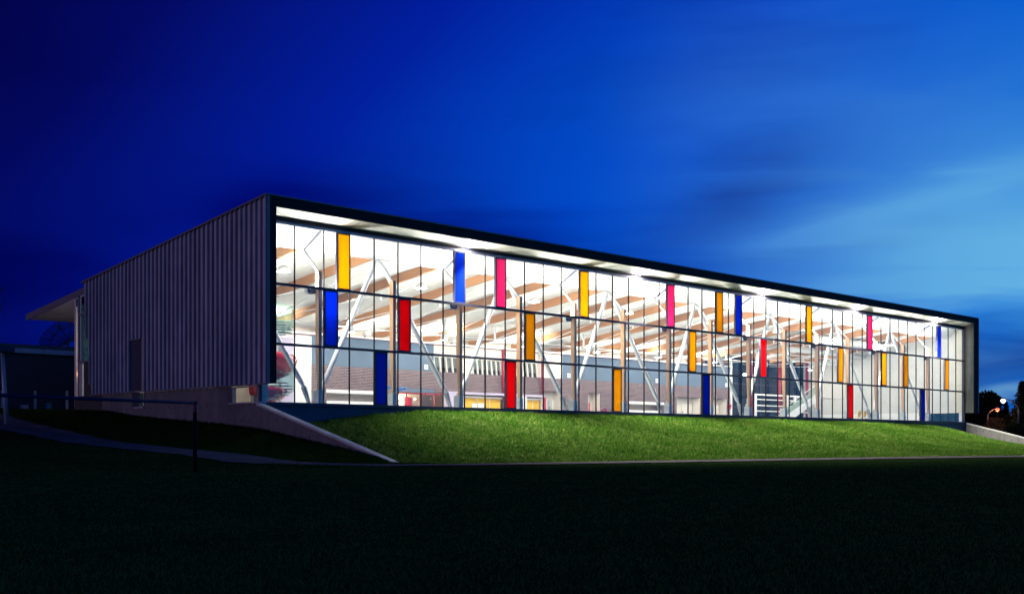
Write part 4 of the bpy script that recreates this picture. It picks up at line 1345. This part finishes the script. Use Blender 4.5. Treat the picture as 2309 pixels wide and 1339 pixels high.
def conifer(loc, h, rad, lab, nl=7000):
    t = thing('conifer_tree', lab, 'tree', loc, 0, 'dark trees beyond the far end')
    tr = MB().tube([(0, 0, -0.5), (0, 0, h)], [h * 0.022, 0.02], 8)
    Ps, Ss = [], []
    nb = 95
    for k in range(nb):
        z = h * (0.10 + 0.88 * k / nb)
        a = k * 2.4 + random.uniform(-.3, .3)
        ln = rad * (1 - (z / h)) ** 0.85 * random.uniform(0.65, 1.15) + 0.15
        tip = Vector((ln * math.cos(a), ln * math.sin(a), z - ln * 0.22))
        tr.tube([(0, 0, z), tip], [0.05, 0.012], 4, False)
        c = nl // nb
        u = rng.uniform(0.1, 1.05, c)
        p = np.array([0, 0, z]) + u[:, None] * (np.array(tip) - np.array([0, 0, z]))
        p += rng.normal(size=(c, 3)) * np.array([0.28, 0.28, 0.16]) * (1.1 - u * 0.6)[:, None] * (rad / 3.5)
        Ps.append(p)
        Ss.append(rng.uniform(0.10, 0.26, c) * rad / 3.2)
    put('trunk', tr, 'bark', t, smooth=True)
    link('crown', leaf_quads(np.concatenate(Ps), np.concatenate(Ss), 'crown'), 'needles', t)


def at_px(x, d):
    l = (x - 1154.5) / 2653.5 * d
    s = math.sqrt(2)
    return (-29.88 + (d + l) / s, -45.40 + (d - l) / s)


bare_tree((-11.4, 6.9, 1.2), 6.0, 'leafless tree reaching thin branches in from the left edge')
for (x, d, h, rad, kind, lab) in (
        (2226, 230, 10.0, 3.6, 'b', 'rounded dark tree just right of the hall'),
        (2244, 245, 8.4, 2.6, 'b', 'dark tree behind the red street lamp'),
        (2268, 236, 8.6, 2.2, 'c', 'small pointed conifer between the two street lamps'),
        (2288, 250, 7.0, 3.4, 'b', 'low dark tree behind the white street lamp'),
        (2306, 190, 10.4, 3.0, 'c', 'tall conifer at the right edge of the picture'),
        (2334, 200, 11.5, 3.4, 'c', 'conifer standing just beyond the right edge'),
        (2208, 260, 8.0, 3.6, 'b', 'dark tree half hidden by the end of the hall'),
        (2190, 250, 7.0, 3.2, 'b', 'dark tree behind the end of the hall')):
    px, py = at_px(x, d)
    (broad_tree if kind == 'b' else conifer)((px, py, 0.5), h, rad, lab)
px, py = at_px(2247, 178)
broad_tree((px, py, 0.4), 3.9, 1.9, 'rust-coloured shrub glowing under the red street lamp', 'leaves_rust', 2400, 0.13, 'shrub', None, 0.12)
for i, (x, d) in enumerate(((2216, 215), (2262, 200), (2282, 205), (2300, 170), (2236, 210))):
    px, py = at_px(x, d)
    broad_tree((px, py, 0.2), 4.6 if i != 3 else 3.2, 3.6, ['low dark hedge bush beside the hall end', 'dark hedge bush right of the rust shrub', 'dark hedge bush left of the tall lamp pole', 'dark hedge bush at the foot of the tall lamp pole', 'dark hedge bush behind the rust shrub'][i],
               'leaves_dark', 4200, 0.26, 'hedge_bush', 'hedge bushes under the far trees', 0.02)


def street_lamp(x, d, z, xp, lab, m, energy, col, r):
    px, py = at_px(xp, d)
    hx, hy = at_px(x, d)
    s = thing('street_lamp', lab, 'street lamp', (px, py, 0.4), 0, 'street lamps beyond the far end')
    dx, dy = hx - px, hy - py
    pts = [(0, 0, -0.3), (0, 0, z - 2.0)] + [(dx * 0.95 * (1 - math.cos(a)), dy * 0.95 * (1 - math.cos(a)), z - 2.0 + 1.7 * math.sin(a)) for a in (0.3, 0.6, 0.9, 1.2, 1.45)]
    put('pole', MB().tube(pts, [0.16, 0.13] + [0.09] * 5, 8), 'pole_paint', s, smooth=True)
    put('lamp_head', MB().bevbox(dx - 0.3, dx + 0.3, dy - 0.25, dy + 0.25, z - 0.20, z - 0.06, 0.04), 'navy_metal', s)
    put('lamp_glass', MB().lathe([(0, -r), (r * .7, -r * .7), (r, 0), (r * .7, r * .6), (0, r * .6)], 12, (dx, dy, z - 0.5)), m, s, smooth=True)
    lamp('street_light', 'POINT', energy, col, s, (dx, dy, z - 1.2), shadow_soft_size=0.2)


street_lamp(2262, 170, 7.0, 2297, 'street lamp with white light on the tall curved pole', 'lamp_street', 260, (1, .85, .75), 0.34)
street_lamp(2249, 190, 6.3, 2226, 'street lamp with red light left of the tall pole', 'lamp_sodium', 900, (1, .3, .12), 0.34)

# ------------------------------------------------------------------ grass: one mass of blades on each lawn
def tufts(name, X, Y, h, wid, m, lab, blades=4):
    n = len(X)
    Z = ground_z(X, Y)
    k = n * blades
    cx = np.repeat(X, blades) + rng.normal(scale=0.05, size=k)
    cyy = np.repeat(Y, blades) + rng.normal(scale=0.05, size=k)
    cz = np.repeat(Z, blades) - 0.01
    hh = np.repeat(h, blades) * rng.uniform(0.5, 1.2, k)
    ww = np.repeat(wid, blades)
    a = rng.uniform(0, 6.283, k)
    lx, ly = np.cos(a), np.sin(a)
    lean = rng.uniform(0.2, 1.1, k) * hh
    la = rng.uniform(0, 6.283, k)
    v0 = np.stack([cx - lx * ww, cyy - ly * ww, cz], 1)
    v1 = np.stack([cx + lx * ww, cyy + ly * ww, cz], 1)
    v2 = np.stack([cx + np.cos(la) * lean, cyy + np.sin(la) * lean, cz + hh], 1)
    co = np.stack([v0, v1, v2], 1).reshape(-1, 3)
    me = bpy.data.meshes.new(name)
    me.vertices.add(3 * k)
    me.vertices.foreach_set('co', co.ravel())
    me.loops.add(3 * k)
    me.loops.foreach_set('vertex_index', np.arange(3 * k, dtype=np.int32))
    me.polygons.add(k)
    me.polygons.foreach_set('loop_start', np.arange(0, 3 * k, 3, dtype=np.int32))
    me.update(calc_edges=True)
    me.validate()
    o = link(name, me, m)
    return tag(o, lab, 'grass', None, 'stuff')


def scatter(n, x0, x1, y0, y1, keep):
    X = rng.uniform(x0, x1, n)
    Y = rng.uniform(y0, y1, n)
    k = keep(X, Y)
    X, Y = X[k], Y[k]
    k = path_dist(X, Y) > path_half(X) - 0.14 + rng.uniform(0, 0.12, len(X))
    return X[k], Y[k]


X, Y = scatter(120000, -0.38, 84, -22, -0.14, lambda X, Y: (Y > foot(X) - 0.5) & ~((X > 72.05) & (X < 72.55) & (Y > -10.3)))
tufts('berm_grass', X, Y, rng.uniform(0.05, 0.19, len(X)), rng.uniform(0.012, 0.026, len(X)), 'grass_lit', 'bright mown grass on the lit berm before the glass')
X, Y = scatter(26000, -8, -0.6, -14, 28, lambda X, Y: ~((X > -0.8) & (Y > -9.9)) & (X > -7.5))
tufts('lawn_grass', X, Y, rng.uniform(0.06, 0.13, len(X)), rng.uniform(0.010, 0.022, len(X)), 'grass_shaded', 'green grass beside the end wall, coloured as in shade')
# field in front: denser near the camera
n = 90000
u = rng.uniform(0, 1, n)
d = 5.5 * (62 / 5.5) ** u
l = rng.uniform(-0.50, 0.50, n) * d
X = -29.88 + (d + l) / math.sqrt(2)
Y = -45.40 + (d - l) / math.sqrt(2)
k = (path_dist(X, Y) > path_half(X) - 0.1) & ((Y < foot(np.maximum(X, -0.65)) - 1.5) | (X < -8.4))
X, Y, d = X[k], Y[k], d[k]
tufts('field_grass', X, Y, rng.uniform(0.02, 0.045, len(X)), np.clip(0.004 + d * 0.0003, 0.004, 0.018), 'grass_dim', 'mown grass of the playing field in the foreground, coloured as dimly lit', 3)
